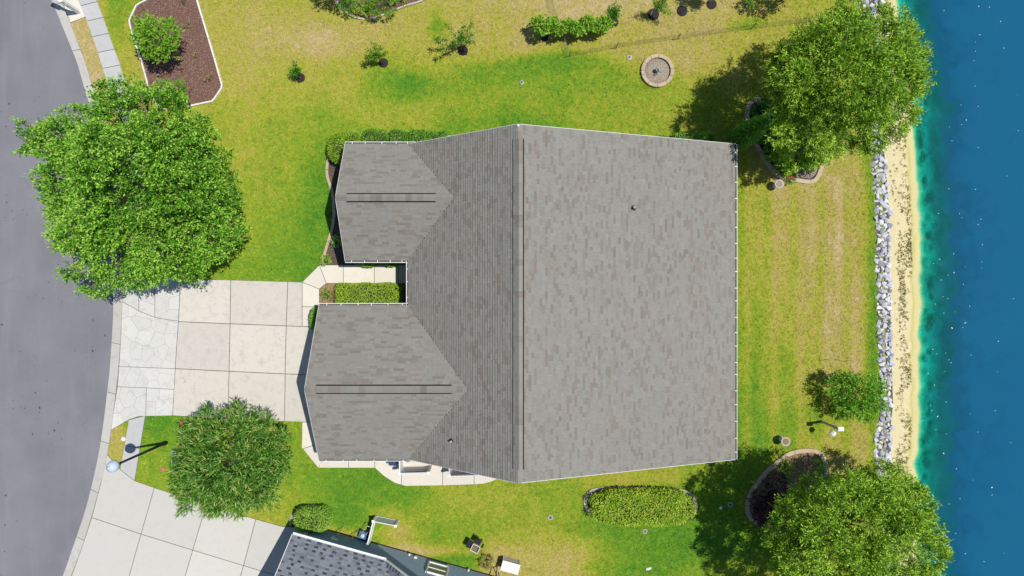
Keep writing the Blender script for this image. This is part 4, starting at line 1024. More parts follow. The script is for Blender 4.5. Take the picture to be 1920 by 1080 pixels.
# ================================================================ vegetation
_w = np.random.default_rng(99); WAVES = [(*(_w.normal(size=3) * q_), _w.uniform(0, 6.28)) for q_ in (1.6, 1.9, 2.3, 2.7, 3.2, 3.8, 4.6, 5.4, 6.5)]
def crown(lobes, dens, per, L, Wd, slen_, spread, seed, up=.25, out=.5, zs=.8, tone0=.45, jit=.22, fillc=.25, droop=0.0, clump=0.0, rough=0.0, wfreq=1.0, twig=0.0):
    """lobes: (x,y,z,r); returns leaf arrays"""
    r_ = np.random.default_rng(seed); lob = np.array(lobes); C = np.average(lob[:, :3], axis=0, weights=lob[:, 3] ** 2)
    if clump:
        sub = []; cores = set()
        for (a_, b_, c_, q_) in lob:
            k_ = max(3, int(10 * (q_ / clump) ** 1.6)); dv = r_.normal(size=(k_, 3)); dv[:, 2] = np.abs(dv[:, 2]) * .9 - .25; dv /= np.linalg.norm(dv, axis=1, keepdims=True)
            rr_ = r_.uniform(.26, .60, k_) * min(clump, q_ * 1.15)
            pp = np.array([a_, b_, c_]) + dv * (q_ * r_.uniform(.80, 1.2, k_) - rr_ * .8)[:, None] * [1, 1, zs]
            sub += [(*p_, r__) for p_, r__ in zip(pp, rr_)]
            cores.add(len(sub)); sub.append((a_, b_, c_ - q_ * .16, q_ * .66))
        lob = np.array(sub)
    Ps, Ds, Ns, Ts = [], [], [], []
    for i, (cx_, cy_, cz_, rr) in enumerate(lob):
        n = int(4 * math.pi * rr * rr * dens); d = r_.normal(size=(n, 3)); d /= np.linalg.norm(d, axis=1, keepdims=True)
        low = d[:, 2] < -.25; d = d[~low | (r_.random(n) < .3)]; n = len(d)
        lump = 1 + .16 * np.sin(d[:, 0] * 5 + i) * np.cos(d[:, 1] * 6 + 2 * i) + .08 * np.sin(11 * d[:, 2] + d[:, 0] * 9)
        rad_ = np.where(r_.random(n) < fillc, r_.uniform(.35, .8, n), r_.uniform(.84, 1.04, n)) * lump * rr
        p = np.array([cx_, cy_, cz_]) + d * rad_[:, None] * [1, 1, zs]
        if clump: tone_l = r_.normal(0, .10)
        else: tone_l = 0
        ok = np.ones(n, bool)
        if rough and not (clump and i in cores):
            f = np.zeros(n)
            for kx, ky, kz, ph in WAVES: f += np.sin((p[:, 0] * kx + p[:, 1] * ky + p[:, 2] * kz) * wfreq + ph)
            f /= 3.0; ok &= f > -rough; p = p + d * (np.clip(f, -1, 1) * .22 * min(1.0, rr * 1.2))[:, None]
        for j, (ax, ay, az, ar) in enumerate(lob):
            if j != i and abs(ax - cx_) < ar + rr and abs(ay - cy_) < ar + rr: ok &= np.linalg.norm((p - [ax, ay, az]) / [1, 1, zs], axis=1) > ar * .72
        p, d = p[ok], d[ok]; n = len(p)
        if n == 0: continue
        o_ = p - C; o_ /= (np.linalg.norm(o_, axis=1, keepdims=True) + 1e-6)
        sd_ = d * .7 + o_ * out + r_.normal(size=(n, 3)) * .45 + [0, 0, up]; sd_ /= np.linalg.norm(sd_, axis=1, keepdims=True)
        sl_ = slen_ * r_.uniform(.5, 1.25, n); tn = r_.normal(0, .12, n) + tone0 + tone_l
        t = r_.random((n, per)); q = p[:, None] + sd_[:, None] * (t * sl_[:, None])[..., None] + r_.normal(size=(n, per, 3)) * spread
        q[..., 2] -= droop * t ** 2
        ld = sd_[:, None] * .9 + r_.normal(size=(n, per, 3)) * .65 + [0, 0, -droop]
        nn = r_.normal(size=(n, per, 3)) * .75 + [0, 0, .75] + d[:, None] * .35
        tt_ = tn[:, None] + r_.normal(size=(n, per)) * jit * .6 + (t - .5) * jit
        Ps.append(q.reshape(-1, 3)); Ds.append(ld.reshape(-1, 3)); Ns.append(nn.reshape(-1, 3)); Ts.append(tt_.ravel())
    Ps, Ds, Ns, Ts = np.vstack(Ps), np.vstack(Ds), np.vstack(Ns), np.concatenate(Ts)
    n = len(Ps)
    LL, WW = L * r_.uniform(.65, 1.3, n), Wd * r_.uniform(.7, 1.25, n)
    if twig:
        m_ = r_.random(n) < twig; LL[m_] *= 2.6; WW[m_] *= .28; Ts[m_] = r_.uniform(.9, 1, m_.sum())
    return Ps, Ds, Ns, LL, WW, Ts
def pxl(l): return [(*P(a, b, h), h, r_) for a, b, h, r_ in l]
def woody(base, lobes, r0, parent, mat, seed, twigs=3, h0=.35):
    """trunk + limbs towards each lobe"""
    r_ = random.Random(seed); b = Vector(base); C = sum((Vector(l[:3]) * l[3] for l in lobes), Vector()) / sum(l[3] for l in lobes)
    fork = Vector((b.x + (C.x - b.x) * .3, b.y + (C.y - b.y) * .3, max(.3, min(l[2] for l in lobes) * h0)))
    mb = MB(); mb.tube([b + Vector((0, 0, -.05)), b + Vector((0, 0, .15)), b.lerp(fork, .5), fork], [r0 * 1.4, r0, r0 * .85, r0 * .75], 10)
    mb.build("trunk", mat, parent, True)
    for l in lobes:
        e = Vector(l[:3]); m = fork.lerp(e, .5) + Vector((r_.uniform(-.2, .2), r_.uniform(-.2, .2), r_.uniform(0, .3))) * min(1, l[3])
        mb = MB(); mb.tube([fork, m, e], [r0 * .55, r0 * .34, r0 * .16], 7)
        for _ in range(twigs):
            d = Vector((r_.gauss(0, 1), r_.gauss(0, 1), r_.gauss(.2, .7))).normalized() * l[3] * .95
            s_ = m.lerp(e, r_.random()); mb.tube([s_, s_.lerp(e + d, .55) + Vector((0, 0, .1)), e + d], [r0 * .2, r0 * .12, r0 * .04], 5)
        mb.build("limb", mat, parent, True)
def tree(name, label, cat, lobes, mat, seed, base=None, r0=.15, bark='bark', dens=7, per=12, L=.16, Wd=.08, sl_=.6, sp=.09, group=None, twigs=3, wood=True, extra=None, **kw):
    wl = pxl(lobes)
    if base is None:
        C = sum((Vector(l[:3]) * l[3] for l in wl), Vector()) / sum(l[3] for l in wl); base = (C.x, C.y)
    t = thing(name, label, cat, (base[0], base[1], 0), group)
    arr = crown(wl, dens, per, L, Wd, sl_, sp, seed, **kw)
    leafcloud("crown", arr[0], arr[1], arr[2], arr[3], arr[4], arr[5], M[mat], t)
    if wood: woody((base[0], base[1], 0), wl, r0, t, M[bark], seed, twigs)
    return t
tree("shade_tree", "huge spreading green shade tree overhanging the asphalt road and driveway", "tree",
     [(250, 350, 7.0, 3.1), (160, 300, 5.6, 2.0), (100, 255, 4.6, 1.0), (60, 268, 4.2, .75), (42, 232, 4.2, .3), (452, 432, 4.2, .35), (440, 372, 4.4, .35), (232, 150, 4.2, .25), (150, 228, 5, 1.0), (222, 222, 5.2, 1.3), (228, 165, 4.2, .38), (205, 185, 4.6, .45), (295, 225, 5.6, 1.5), (345, 285, 5.6, 1.6), (398, 310, 4.6, .7), (390, 390, 5, 1.3), (430, 415, 4.2, .55),
      (380, 455, 5, 1.25), (300, 460, 5.8, 1.8), (210, 490, 5, 1.3), (155, 420, 5.6, 1.5), (112, 372, 4.8, .8), (125, 455, 4.4, .65), (182, 538, 4.2, .7), (345, 500, 4.2, .8), (140, 505, 4.0, .55), (265, 515, 4.2, .8), (75, 330, 4.2, .45), (420, 350, 4.6, .55), (330, 195, 4.4, .5), (270, 175, 4.6, .5)],
     'leaf_oak', 21, r0=.24, dens=24, per=15, L=.135, Wd=.075, sl_=.36, sp=.055, fillc=.06, tone0=.52, jit=.55, rough=.28, wfreq=.9, twig=.05, twigs=5, bark='palebark', clump=1.5)
tree("young_tree", "bright green low tree standing in the red-brown mulch bed", "tree", [(297, 72, 2.3, .75), (278, 52, 2.0, .5), (316, 58, 2.0, .5), (310, 92, 2.0, .45), (284, 92, 2.0, .45), (270, 74, 1.8, .4)], 'leaf_bright', 22, r0=.06, dens=26, per=12, L=.15, Wd=.07, sl_=.35, sp=.05, tone0=.5)
tree("young_shrub", "small bright green leafy shrub under the edge of the huge shade tree", "shrub", [(330, 172, 1.4, .45), (345, 165, 1.3, .3), (312, 165, 1.2, .3)], 'leaf_bright', 23, r0=.03, dens=26, per=12, L=.14, Wd=.07, sl_=.3, sp=.05, tone0=.4)
tree("lakeside_tree", "large fine-leaved tree over rocks and sand at the upper lake shore", "tree",
     [(1582, 135, 7.2, 2.8), (1528, 108, 6, 1.8), (1492, 150, 5.4, 1.3), (1553, 65, 5.4, 1.2), (1598, 60, 5.4, 1.4), (1645, 78, 5.6, 1.5), (1676, 115, 5.2, 1.25), (1686, 160, 5, 1.1), (1658, 205, 5.2, 1.4), (1618, 235, 4.6, 1.2), (1480, 115, 5, .8), (1572, 205, 5.0, 1.0), (1702, 140, 4.6, .6), (1663, 150, 6, 1.5), (1600, 255, 4.0, .8), (1480, 170, 5.0, .8)],
     'leaf_willow', 24, base=(15.9, 9.4), r0=.22, dens=23, per=16, L=.15, Wd=.048, sl_=.34, sp=.055, fillc=.04, tone0=.5, jit=.5, rough=.30, wfreq=.9, twig=.03, droop=.1, out=.7, clump=1.3)
tree("lakeside_tree", "mid-sized bright leafy tree in the gravel bed below the large upper lakeside tree", "tree",
     [(1508, 232, 5.4, 1.4), (1482, 254, 3.4, .9), (1507, 280, 3.4, 1.0), (1540, 245, 5.0, 1.3), (1474, 284, 2.2, .5), (1532, 280, 3.2, .95), (1492, 215, 4.8, .9)],
     'leaf_willow', 25, base=P(1478, 300), r0=.12, dens=22, per=16, L=.16, Wd=.05, sl_=.32, sp=.055, tone0=.74, jit=.45, out=.6, clump=1.1, fillc=.1, rough=.4)
tree("lakeside_tree", "huge bright tree at the lower lake shore in the bottom right corner", "tree",
     [(1605, 985, 7.2, 2.6), (1678, 952, 5.6, 1.4), (1712, 985, 5, 1.1), (1718, 1030, 5, 1.1), (1650, 908, 3.0, 1.1), (1596, 930, 4.0, .95), (1555, 945, 5.0, 1.1), (1512, 932, 4.2, .8), (1500, 975, 5.2, 1.2), (1475, 1010, 5, 1.0), (1495, 1060, 5.4, 1.4), (1560, 1050, 6.4, 1.6), (1640, 1060, 6.4, 2.0), (1690, 1075, 5.6, 1.3), (1560, 1130, 6, 2.0), (1650, 1150, 6, 2.0)],
     'leaf_willow', 26, base=(16.6, -12.6), r0=.22, dens=23, per=16, L=.16, Wd=.05, sl_=.34, sp=.055, fillc=.04, tone0=.6, jit=.5, rough=.30, wfreq=.8, twig=.02, out=.7, clump=1.35)
tree("round_tree", "small round tree between lawn and riprap rocks near the lake", "tree",
     [(1606, 742, 1.7, .85), (1580, 725, 1.5, .6), (1630, 727, 1.5, .6), (1640, 752, 1.4, .5), (1585, 762, 1.4, .5), (1615, 766, 1.4, .5)], 'leaf_oak', 27, base=P(1578, 733), r0=.07, dens=24, per=14, L=.15, Wd=.055, sl_=.35, sp=.05, tone0=.5, jit=.3)
# spiky evergreen
def spiky(label, lobes, seed):
    wl = pxl(lobes); C = sum((Vector(l[:3]) * l[3] for l in wl), Vector()) / sum(l[3] for l in wl)
    t = thing("bushy_evergreen", label, "tree", (C.x, C.y, 0))
    arr = list(crown(wl, 26, 9, .30, .055, .22, .07, seed, up=.5, out=.9, tone0=.40, jit=.5, fillc=.2, zs=.75, rough=.55, wfreq=1.5))
    leafcloud("crown", *arr, M['leaf_spiky'], t)
    arr = list(crown(wl, 4.5, 5, .34, .04, .26, .05, seed + 1, up=.7, out=1.0, tone0=.85, jit=.2, fillc=.0, zs=.78))
    leafcloud("pale_shoots", *arr, M['leaf_spiky'], t)
    woody((C.x, C.y, 0), wl, .12, t, M['bark'], seed)
spiky("dense round evergreen with spiky pale shoots between the two driveways", [(432, 862, 2.6, 2.0), (388, 815, 2.0, 1.2), (440, 802, 2.0, 1.2), (488, 818, 2.0, 1.1), (505, 870, 2.0, .95), (485, 918, 2.0, 1.0), (430, 925, 2.0, 1.1), (380, 918, 2.0, 1.1), (366, 870, 2.0, 1.0), (352, 898, 1.8, .6), (515, 845, 1.8, .6), (395, 940, 1.7, .65)], 31)
# cypress
def cypress():
    X, Y = 12.95, 8.50; t = thing("columnar_cypress", "narrow columnar cypress standing at the lakeside corner of the big roof", "tree", (X, Y, 0))
    r_ = np.random.default_rng(9); n = 9000; z = r_.uniform(.1, 6.0, n); a = r_.uniform(0, 6.283, n)
    R_ = .56 * np.clip(np.minimum((z + .3) / 1.0, (6.25 - z) / 3.4), 0, 1) ** .8 * r_.uniform(.75, 1.06, n)
    d = np.stack([np.cos(a), np.sin(a), np.full(n, 1.3)], 1) + r_.normal(size=(n, 3)) * .3
    nn = np.stack([np.cos(a), np.sin(a), np.full(n, .5)], 1) + r_.normal(size=(n, 3)) * .4
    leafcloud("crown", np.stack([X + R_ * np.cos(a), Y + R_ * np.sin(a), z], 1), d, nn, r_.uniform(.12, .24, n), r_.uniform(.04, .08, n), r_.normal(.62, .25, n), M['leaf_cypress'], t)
    mb = MB(); mb.tube([(X, Y, -.05), (X, Y, 3), (X, Y, 5.8)], [.1, .06, .015], 8); mb.build("trunk", M['bark'], t, True)
    mb = MB(); mb.lathe((X, Y, 0), [(.2, .1), (.45, .9), (.44, 2.8), (.25, 4.4), (.06, 5.7)], 14); mb.build("inner_stems", M['core'], t, True)
cypress()

def hedge(name, label, cx_, cy_, w, d, h, mat, seed, rz=0, n=5, dens=420, L=.085, Wd=.05, tone=.5, group=None, ht=None, cat="hedge"):
    """cx,cy ground world; clipped form from superellipsoid"""
    t = thing(name, label, cat, (cx_, cy_, 0), group, rz)
    r_ = np.random.default_rng(seed); a, b, c = w / 2, d / 2, h / 2
    areas = np.array([w * d, w * d * .0, w * h, w * h, d * h, d * h]); N_ = int(areas.sum() * dens)
    f = r_.choice(6, N_, p=areas / areas.sum()); u = r_.uniform(-1, 1, (N_, 3))
    for k_, (ax, s_) in enumerate(((2, 1), (2, -1), (1, 1), (1, -1), (0, 1), (0, -1))): u[f == k_, ax] = s_
    nr = (np.abs(u) ** n).sum(1) ** (1 / n); u = u / nr[:, None]
    nrm = np.sign(u) * np.abs(u) ** (n - 1) / np.array([a, b, c]); nrm /= np.linalg.norm(nrm, axis=1, keepdims=True)
    lump = 1 + .05 * np.sin(u[:, 0] * a * 5 + seed) * np.cos(u[:, 1] * b * 5) 
    p = u * [a, b, c] * (lump * r_.uniform(.90, 1.03, N_))[:, None]; p[:, 2] += c
    cz, sz = math.cos(rz), math.sin(rz); Rm = np.array([[cz, -sz, 0], [sz, cz, 0], [0, 0, 1]])
    p = p @ Rm.T + [cx_, cy_, 0]; nrm = nrm @ Rm.T
    D_ = nrm * .5 + r_.normal(size=(N_, 3)) * .8; Nn = nrm * .7 + r_.normal(size=(N_, 3)) * .5 + [.15, 0, .6]
    tn = tone + r_.normal(0, .2, N_) + .12 * np.sin(p[:, 0] * 4) * np.sin(p[:, 1] * 5)
    leafcloud("foliage", p, D_, Nn, L * r_.uniform(.7, 1.4, N_), Wd * r_.uniform(.7, 1.3, N_), tn, M[mat], t)
    core = MB(); K = 12; vs = []; fs = []
    for i in range(K + 1):
        for j in range(16):
            th = math.pi * i / K; ph = 2 * math.pi * j / 16; v = np.array([math.sin(th) * math.cos(ph), math.sin(th) * math.sin(ph), math.cos(th)])
            v = v / (np.abs(v) ** n).sum() ** (1 / n); v = (v * [a * .86, b * .86, c * .88]) @ Rm.T; vs.append((v[0] + cx_, v[1] + cy_, v[2] + c))
    for i in range(K):
        for j in range(16): fs.append((i * 16 + j, (i + 1) * 16 + j, (i + 1) * 16 + (j + 1) % 16, i * 16 + (j + 1) % 16))
    core.add(vs, fs); core.build("inner_stems", M['core'], t, True)
    return t
def hedge_px(name, label, x0, y0, x1, y1, h, mat, seed, **kw):
    a = P(x0, y0, h * .85); b = P(x1, y1, h * .85)
    return hedge(name, label, (a[0] + b[0]) / 2, (a[1] + b[1]) / 2, abs(b[0] - a[0]), abs(b[1] - a[1]), h, mat, seed, **kw)
G1 = "clipped bushes along the upper edge of the roof"
hedge_px("clipped_bush", "big light-leaved rounded bush wrapping the upper left roof corner", 636, 246, 674, 300, 1.2, 'leaf_hedge', 41, n=3, tone=.3, group=G1, cat="bush")
hedge_px("clipped_bush", "light-leaved clipped bush at the left corner above the bed edging", 614, 250, 652, 303, 1.2, 'leaf_hedge', 42, n=3, tone=.3, group=G1, cat="bush")
hedge_px("clipped_bush", "widest of the square-clipped dark bushes above the wing gutter", 679, 243, 726, 282, .9, 'leaf_box', 43, n=6, group=G1, cat="bush")
hedge_px("clipped_bush", "square-clipped bush right after the widest one above the wing gutter", 732, 243, 763, 282, .9, 'leaf_box', 44, n=6, group=G1, cat="bush")
hedge_px("clipped_bush", "square-clipped bush at the right end of the wing gutter", 767, 243, 798, 282, .9, 'leaf_box', 45, n=6, group=G1, cat="bush")
hedge_px("clipped_bush", "clipped bush half hidden by the sloping roof edge right of the wing gutter", 800, 244, 838, 282, .9, 'leaf_box', 46, n=5, group=G1, cat="bush")
hedge_px("clipped_bush", "round bush peeking out left of its twin at the upper right roof edge", 1262, 246, 1302, 282, 1.0, 'leaf_box', 47, n=2.6, group=G1, tone=.65, cat="bush")
hedge_px("clipped_bush", "round bush nearest the columnar cypress at the upper right roof edge", 1305, 246, 1344, 284, 1.0, 'leaf_box', 48, n=2.6, group=G1, tone=.65, cat="bush")
hedge_px("clipped_bush", "thin sliver of low bush showing above the upper right roof edge", 1225, 254, 1258, 280, .8, 'leaf_box', 49, n=3, group=G1, tone=.3, cat="bush")
hedge_px("box_hedge", "long rectangular light green hedge beside the front walk between the wings", 629, 532, 750, 575, 1.1, 'leaf_hedge', 50, n=7, tone=.5, dens=520)
hedge_px("oval_hedge", "long oval yellow-green hedge in the lawn below the big roof", 1107, 922, 1306, 988, 1.3, 'leaf_hedge', 51, n=3.0, tone=.6, dens=420, L=.11, Wd=.06)
hedge_px("round_bush", "half-round bright green bush at the corner of the blue-grey house", 548, 957, 615, 1000, 1.5, 'leaf_box', 52, n=2.8, tone=.85, dens=380, cat="bush")
hedge_px("narrow_hedge", "narrow dark green shrub against the driveway side of the lower wing", 582, 577, 603, 622, 1.2, 'leaf_box', 53, n=4, tone=.6, cat="bush")
hedge_px("low_bush", "left of the two low shaded shrubs under the gutter beside the front walk", 680, 488, 699, 500, .9, 'leaf_box', 54, n=3, tone=.6, cat="bush")
hedge_px("low_bush", "right of the two low shaded shrubs under the gutter beside the front walk", 723, 488, 742, 499, .9, 'leaf_box', 55, n=3, tone=.6, cat="bush")
def shrub(label, px, py, h, r_, mat, seed, L=.1, Wd=.05, dens=40, per=10, tone=.5, name="shrub", cat="shrub", **kw):
    q = [(px, py, h, r_), (px - r_ * 14, py + r_ * 9, h * .8, r_ * .6), (px + r_ * 13, py - r_ * 8, h * .8, r_ * .6), (px + r_ * 6, py + r_ * 14, h * .7, r_ * .55)]
    return tree(name, label, cat, q, mat, seed, r0=.02, dens=dens, per=per, L=L, Wd=Wd, sl_=.18, sp=.03, tone0=tone, twigs=2, **kw)
shrub("small yellow-green plant at the corner of lawn and front walk", 609, 487, .4, .20, 'leaf_bright', 61, tone=.7)
shrub("small bushy plant at the left end of the entry bed", 612, 551, .35, .20, 'leaf_bright', 62, tone=.3)
shrub("tan-green straggly plant beside the entry hedge", 624, 553, .25, .16, 'leaf_weed', 63, tone=.8)
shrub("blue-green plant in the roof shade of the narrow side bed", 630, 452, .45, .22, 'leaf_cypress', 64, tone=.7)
shrub("bright bushy fern-like shrub in the middle of the top bed", 716, 6, .9, .70, 'leaf_bright', 65, L=.18, Wd=.04, tone=.3, dens=24)
shrub("bright green small shrub left of the fern-like shrub in the top bed", 676, 10, .5, .28, 'leaf_bright', 66, tone=.6)
shrub("leafy shrub at the left end of the top bed", 650, 10, .8, .33, 'leaf_oak', 67, tone=.5)
shrub("yellow-green ground plant along the edging of the top bed", 668, 24, .2, .22, 'leaf_hedge', 68, tone=.9)
shrub("low yellow-green ground plant at the lowest point of the top bed", 686, 31, .18, .18, 'leaf_hedge', 69, tone=.9)
shrub("green seedling clump at the right end of the top bed", 752, -2, .3, .25, 'leaf_bright', 70, tone=.6)
shrub("dark purple-leaved shrub in the shaded bed under the lower lakeside tree", 1440, 955, .8, .75, 'leaf_purple', 71, tone=.5, dens=26)
shrub("dark purple shrub in the upper part of the shaded lakeside bed", 1455, 905, .8, .55, 'leaf_purple', 72, tone=.3, dens=26)
for i_, (x_, y_, l_) in enumerate(((1424, 938, "dark purple shrub at the far left of the shaded lakeside bed"), (1428, 966, "dark purple shrub at the lower end of the shaded lakeside bed"), (1462, 935, "dark purple shrub in the middle of the shaded lakeside bed"), (1463, 972, "dark purple shrub under the lower tree branches"))):
    shrub(l_, x_, y_, .7, .5, 'leaf_purple', 171 + i_, tone=.25, dens=24)
shrub("small green shrub near the top of the lower lakeside bed", 1535, 872, .5, .26, 'leaf_bright', 73, tone=.4)
shrub("yellow-green ground cover beside the curved lower lakeside edging", 1470, 878, .15, .35, 'leaf_hedge', 74, tone=.6)
shrub("wiry seedling in the upper right of the red-brown mulch bed", 350, 48, .35, .13, 'leaf_bright', 75, dens=14, tone=.4)
shrub("tiny yellow seedling in the middle of the red-brown mulch bed", 366, 106, .2, .09, 'leaf_hedge', 76, dens=20, tone=.8)
shrub("sparse weed in the lower right of the red-brown mulch bed", 393, 146, .2, .16, 'leaf_weed', 77, dens=14, tone=.6)
shrub("sparse brown weed at the top of the red-brown mulch bed", 345, 5, .2, .16, 'leaf_weed', 78, dens=14, tone=.5)
shrub("dry brown bush by the wall of the blue-grey house", 912, 1052, .4, .30, 'leaf_weed', 79, tone=1.0)
t = shrub("low dark plant with red flowers beside the upper birdbath", 1478, 332, .4, .30, 'leaf_oak', 80, tone=.3)
r_ = np.random.default_rng(3); n = 60; c = np.array([*P(1478, 330, .5), .55])
leafcloud("flowers", c + r_.normal(size=(n, 3)) * [.13, .09, .04], r_.normal(size=(n, 3)), r_.normal(size=(n, 3)) * .4 + [0, 0, 1], r_.uniform(.06, .1, n), r_.uniform(.05, .08, n), r_.random(n), M['petal'], t)
shrub("dark shrub inside the curve of the upper lakeside bed", 1425, 205, .6, .45, 'leaf_box', 81, tone=.2)
shrub("leafy green shrub right of the cypress foot in the upper lakeside bed", 1432, 252, .7, .5, 'leaf_box', 181, tone=.5)
shrub("leafy green shrub in the middle of the upper lakeside bed", 1450, 285, .7, .5, 'leaf_box', 182, tone=.6)
shrub("dark green shrub under the trees at the top of the upper lakeside bed", 1448, 222, .8, .5, 'leaf_box', 183, tone=.4)
shrub("low green shrub near the birdbath end of the upper lakeside bed", 1466, 312, .5, .38, 'leaf_box', 184, tone=.5)
shrub("dark green mounded bush in the gravel of the upper lakeside bed", 1517, 300, .7, .5, 'leaf_oak', 82, tone=.5)

# saplings with mulch rings
def ring(px, py, r_, label):
    c = P(px, py); mb = MB(); mb.lathe((c[0], c[1], 0), [(r_, -.02), (r_, .03), (r_ * .9, .05), (r_ * .2, .055), (.001, .05)], 22, cap=False)
    o = mb.build("mulch_ring", M['mulch_black'], None, True, origin=(c[0], c[1], 0)); tag(o, label, "mulch ring", "dark mulch rings around the young trees"); return c
def sapling(label, px, py, tips, mat, seed, L=.11, Wd=.045, per=7, r_=.22, tone=.3):
    """tips (px,py,h) positions of branch ends as seen"""
    b = P(px, py); t = thing("sapling", label, "sapling", (b[0], b[1], 0), "young trees planted in the upper lawn")
    B0 = Vector((b[0], b[1], 0)); T = [P3(x, y, h) for x, y, h in tips]; top = sum(T, Vector()) / len(T); fork = B0.lerp(Vector((top.x, top.y, top.z)), .45)
    mb = MB(); mb.tube([B0, fork], [.03, .022], 6); mb.build("trunk", M['palebark'], t)
    rr = np.random.default_rng(seed); Ps = []; Ds = []
    for e in T:
        mb = MB(); mid = fork.lerp(e, .5) + Vector((0, 0, .1)); mb.tube([fork, mid, e], [.016, .011, .005], 5); mb.build("branch", M['palebark'], t)
        f, m_, e_ = np.array(fork), np.array(mid), np.array(e)
        for k_ in range(12):
            u = rr.uniform(.2, 1.08); q = f * (1 - u) ** 2 + 2 * m_ * u * (1 - u) + e_ * u * u
            pp_ = int(per * 1.7); Ps.append(q + rr.normal(size=(pp_, 3)) * r_ * .36); Ds.append((e_ - f)[None] * .6 + rr.normal(size=(pp_, 3)) * .6)
    Ps = np.vstack(Ps); Ds = np.vstack(Ds); n = len(Ps)
    leafcloud("foliage", Ps, Ds, rr.normal(size=(n, 3)) * .5 + [0, 0, 1], L * rr.uniform(.7, 1.3, n), Wd * rr.uniform(.7, 1.3, n), rr.normal(tone * .8, .25, n), M[mat], t)
ring(563, 146, .28, "mulch ring of the smallest sapling, left of the other rings")
sapling("smallest sapling, leftmost in the upper lawn", 562, 147, [(552, 120, 1.2), (560, 130, 1.1), (546, 132, 1.0), (553, 140, .8)], 'leaf_oak', 91, tone=.3)
ring(719, 118, .28, "mulch ring of the second sapling from the left")
sapling("upright bushy sapling, second from the left in the upper lawn", 716, 119, [(700, 84, 2.0), (712, 90, 1.9), (690, 95, 1.8), (704, 104, 1.4), (722, 100, 1.5), (688, 108, 1.3)], 'leaf_oak', 92, tone=.4, per=7, r_=.22)
ring(868, 95, .30, "mulch ring of the wide-branched sapling above the ridge")
sapling("wide-branched sapling above the roof ridge", 866, 96, [(838, 48, 2.0), (884, 45, 2.0), (893, 78, 1.6), (862, 60, 2.0), (830, 92, 1.5), (850, 78, 1.8), (870, 50, 2.1), (820, 72, 1.6), (890, 60, 1.7)], 'leaf_oak', 93, tone=.4, per=7, r_=.22)
ring(1150, 42, .30, "mulch ring at the right end of the trellised vine row")
sapling("sapling at the right end of the trellised vine row", 1148, 42, [(1152, 8, 1.9), (1160, 16, 1.8), (1140, 18, 1.7), (1148, 24, 1.4), (1158, 28, 1.4)], 'leaf_oak', 94, tone=.4, per=10, r_=.25)
ring(1225, 27, .34, "mulch ring with a white pipe right of the vine row")
sapling("sparse sapling leaning out over the mulch ring with the white pipe", 1222, 27, [(1240, -5, 2.0), (1248, 12, 1.6), (1228, 2, 1.9), (1255, 24, 1.2), (1236, 10, 1.6), (1247, 0, 1.9)], 'leaf_oak', 95, tone=.5, per=6)
mb = MB(); c = P3(1220, 28, 0); mb.tube([c, c + Vector((0, 0, .5))], .045, 10); tag(mb.build("white_pipe", M['white'], None, origin=c), "short white pipe standing in a mulch ring by the upper lawn edge", "pipe")
ring(1279, 21, .31, "mulch ring holding a bare forked trunk near the top edge")
b = P3(1277, 24, 0); t = thing("sapling", "bare forked young trunk without leaves in its own mulch ring", "sapling", b, "young trees planted in the upper lawn")
mb = MB(); mb.tube([b, b + Vector((.02, 0, .5))], [.025, .02], 6); mb.build("trunk", M['palebark'], t)
for dx, dy in ((.12, .14), (-.15, .05)):
    mb = MB(); mb.tube([b + Vector((.02, 0, .5)), b + Vector((dx, dy, 1.1))], [.016, .006], 5); mb.build("branch", M['palebark'], t)
ring(1334, 8, .30, "mulch ring below the sapling cut by the top edge")
sapling("full sapling mostly beyond the top edge right of the bare one", 1330, 6, [(1332, -32, 2.2), (1350, -26, 2.1), (1320, -24, 2.0), (1340, -15, 1.8), (1352, -36, 2.2), (1325, -40, 2.3)], 'leaf_oak', 96, tone=.5, per=16, r_=.4)
shrub("bright little shrub at the top edge right of the saplings", 1410, 2, .8, .28, 'leaf_bright', 97, tone=.4)
tree("young_tree", "young tree beyond the top edge casting a shadow right of the bright little shrub", "tree", [(1502, -42, 3.0, .7), (1485, -35, 2.6, .5), (1520, -38, 2.6, .5)], 'leaf_oak', 98, r0=.05, dens=24, per=12, L=.14, Wd=.06, sl_=.3, sp=.05)
tree("young_tree", "young tree beyond the top edge casting a shadow over the corner of the top bed", "tree", [(632, -62, 3.2, .7), (618, -48, 2.8, .5), (650, -52, 2.8, .5)], 'leaf_oak', 99, r0=.05, dens=24, per=12, L=.14, Wd=.06, sl_=.3, sp=.05)
# vine row on trellis
vt = thing("trellised_vine", "long bright green vine row trained along a trellis near the wire fence", "vine", (*P(1075, 64), 0))
lob = []
for i in range(15):
    x = 1008 + i * 9.4; lob.append((x, 50 - (4 if i > 9 else 0) + 3 * math.sin(i * 1.7) - (8 if i == 0 else 0), 1.15 + .1 * math.sin(i * 2.1), .27 + .06 * math.sin(i * 2.6)))
arr = crown(pxl(lob), 60, 9, .14, .10, .12, .05, 101, tone0=.55, jit=.5)
leafcloud("crown", *arr, M['leaf_bright'], vt)
for x in (1008, 1040, 1075, 1110, 1140):
    a = P3(x, 66 - (x - 1008) * .08, 0); mb = MB(); mb.tube([a, a + Vector((0, 0, 1.35))], .03, 6); mb.build("trellis_post", M['palebark'], vt)
for z_ in (.5, .9, 1.3):
    mb = MB(); a, b = P3(1008, 66, 0), P3(1140, 55, 0); mb.tube([a + Vector((0, 0, z_)), b + Vector((0, 0, z_))], .006, 5); mb.build("trellis_wire", M['grey_metal'], vt)
ring(1021, 70, .24, "mulch ring at the shaded foot of the vine row")

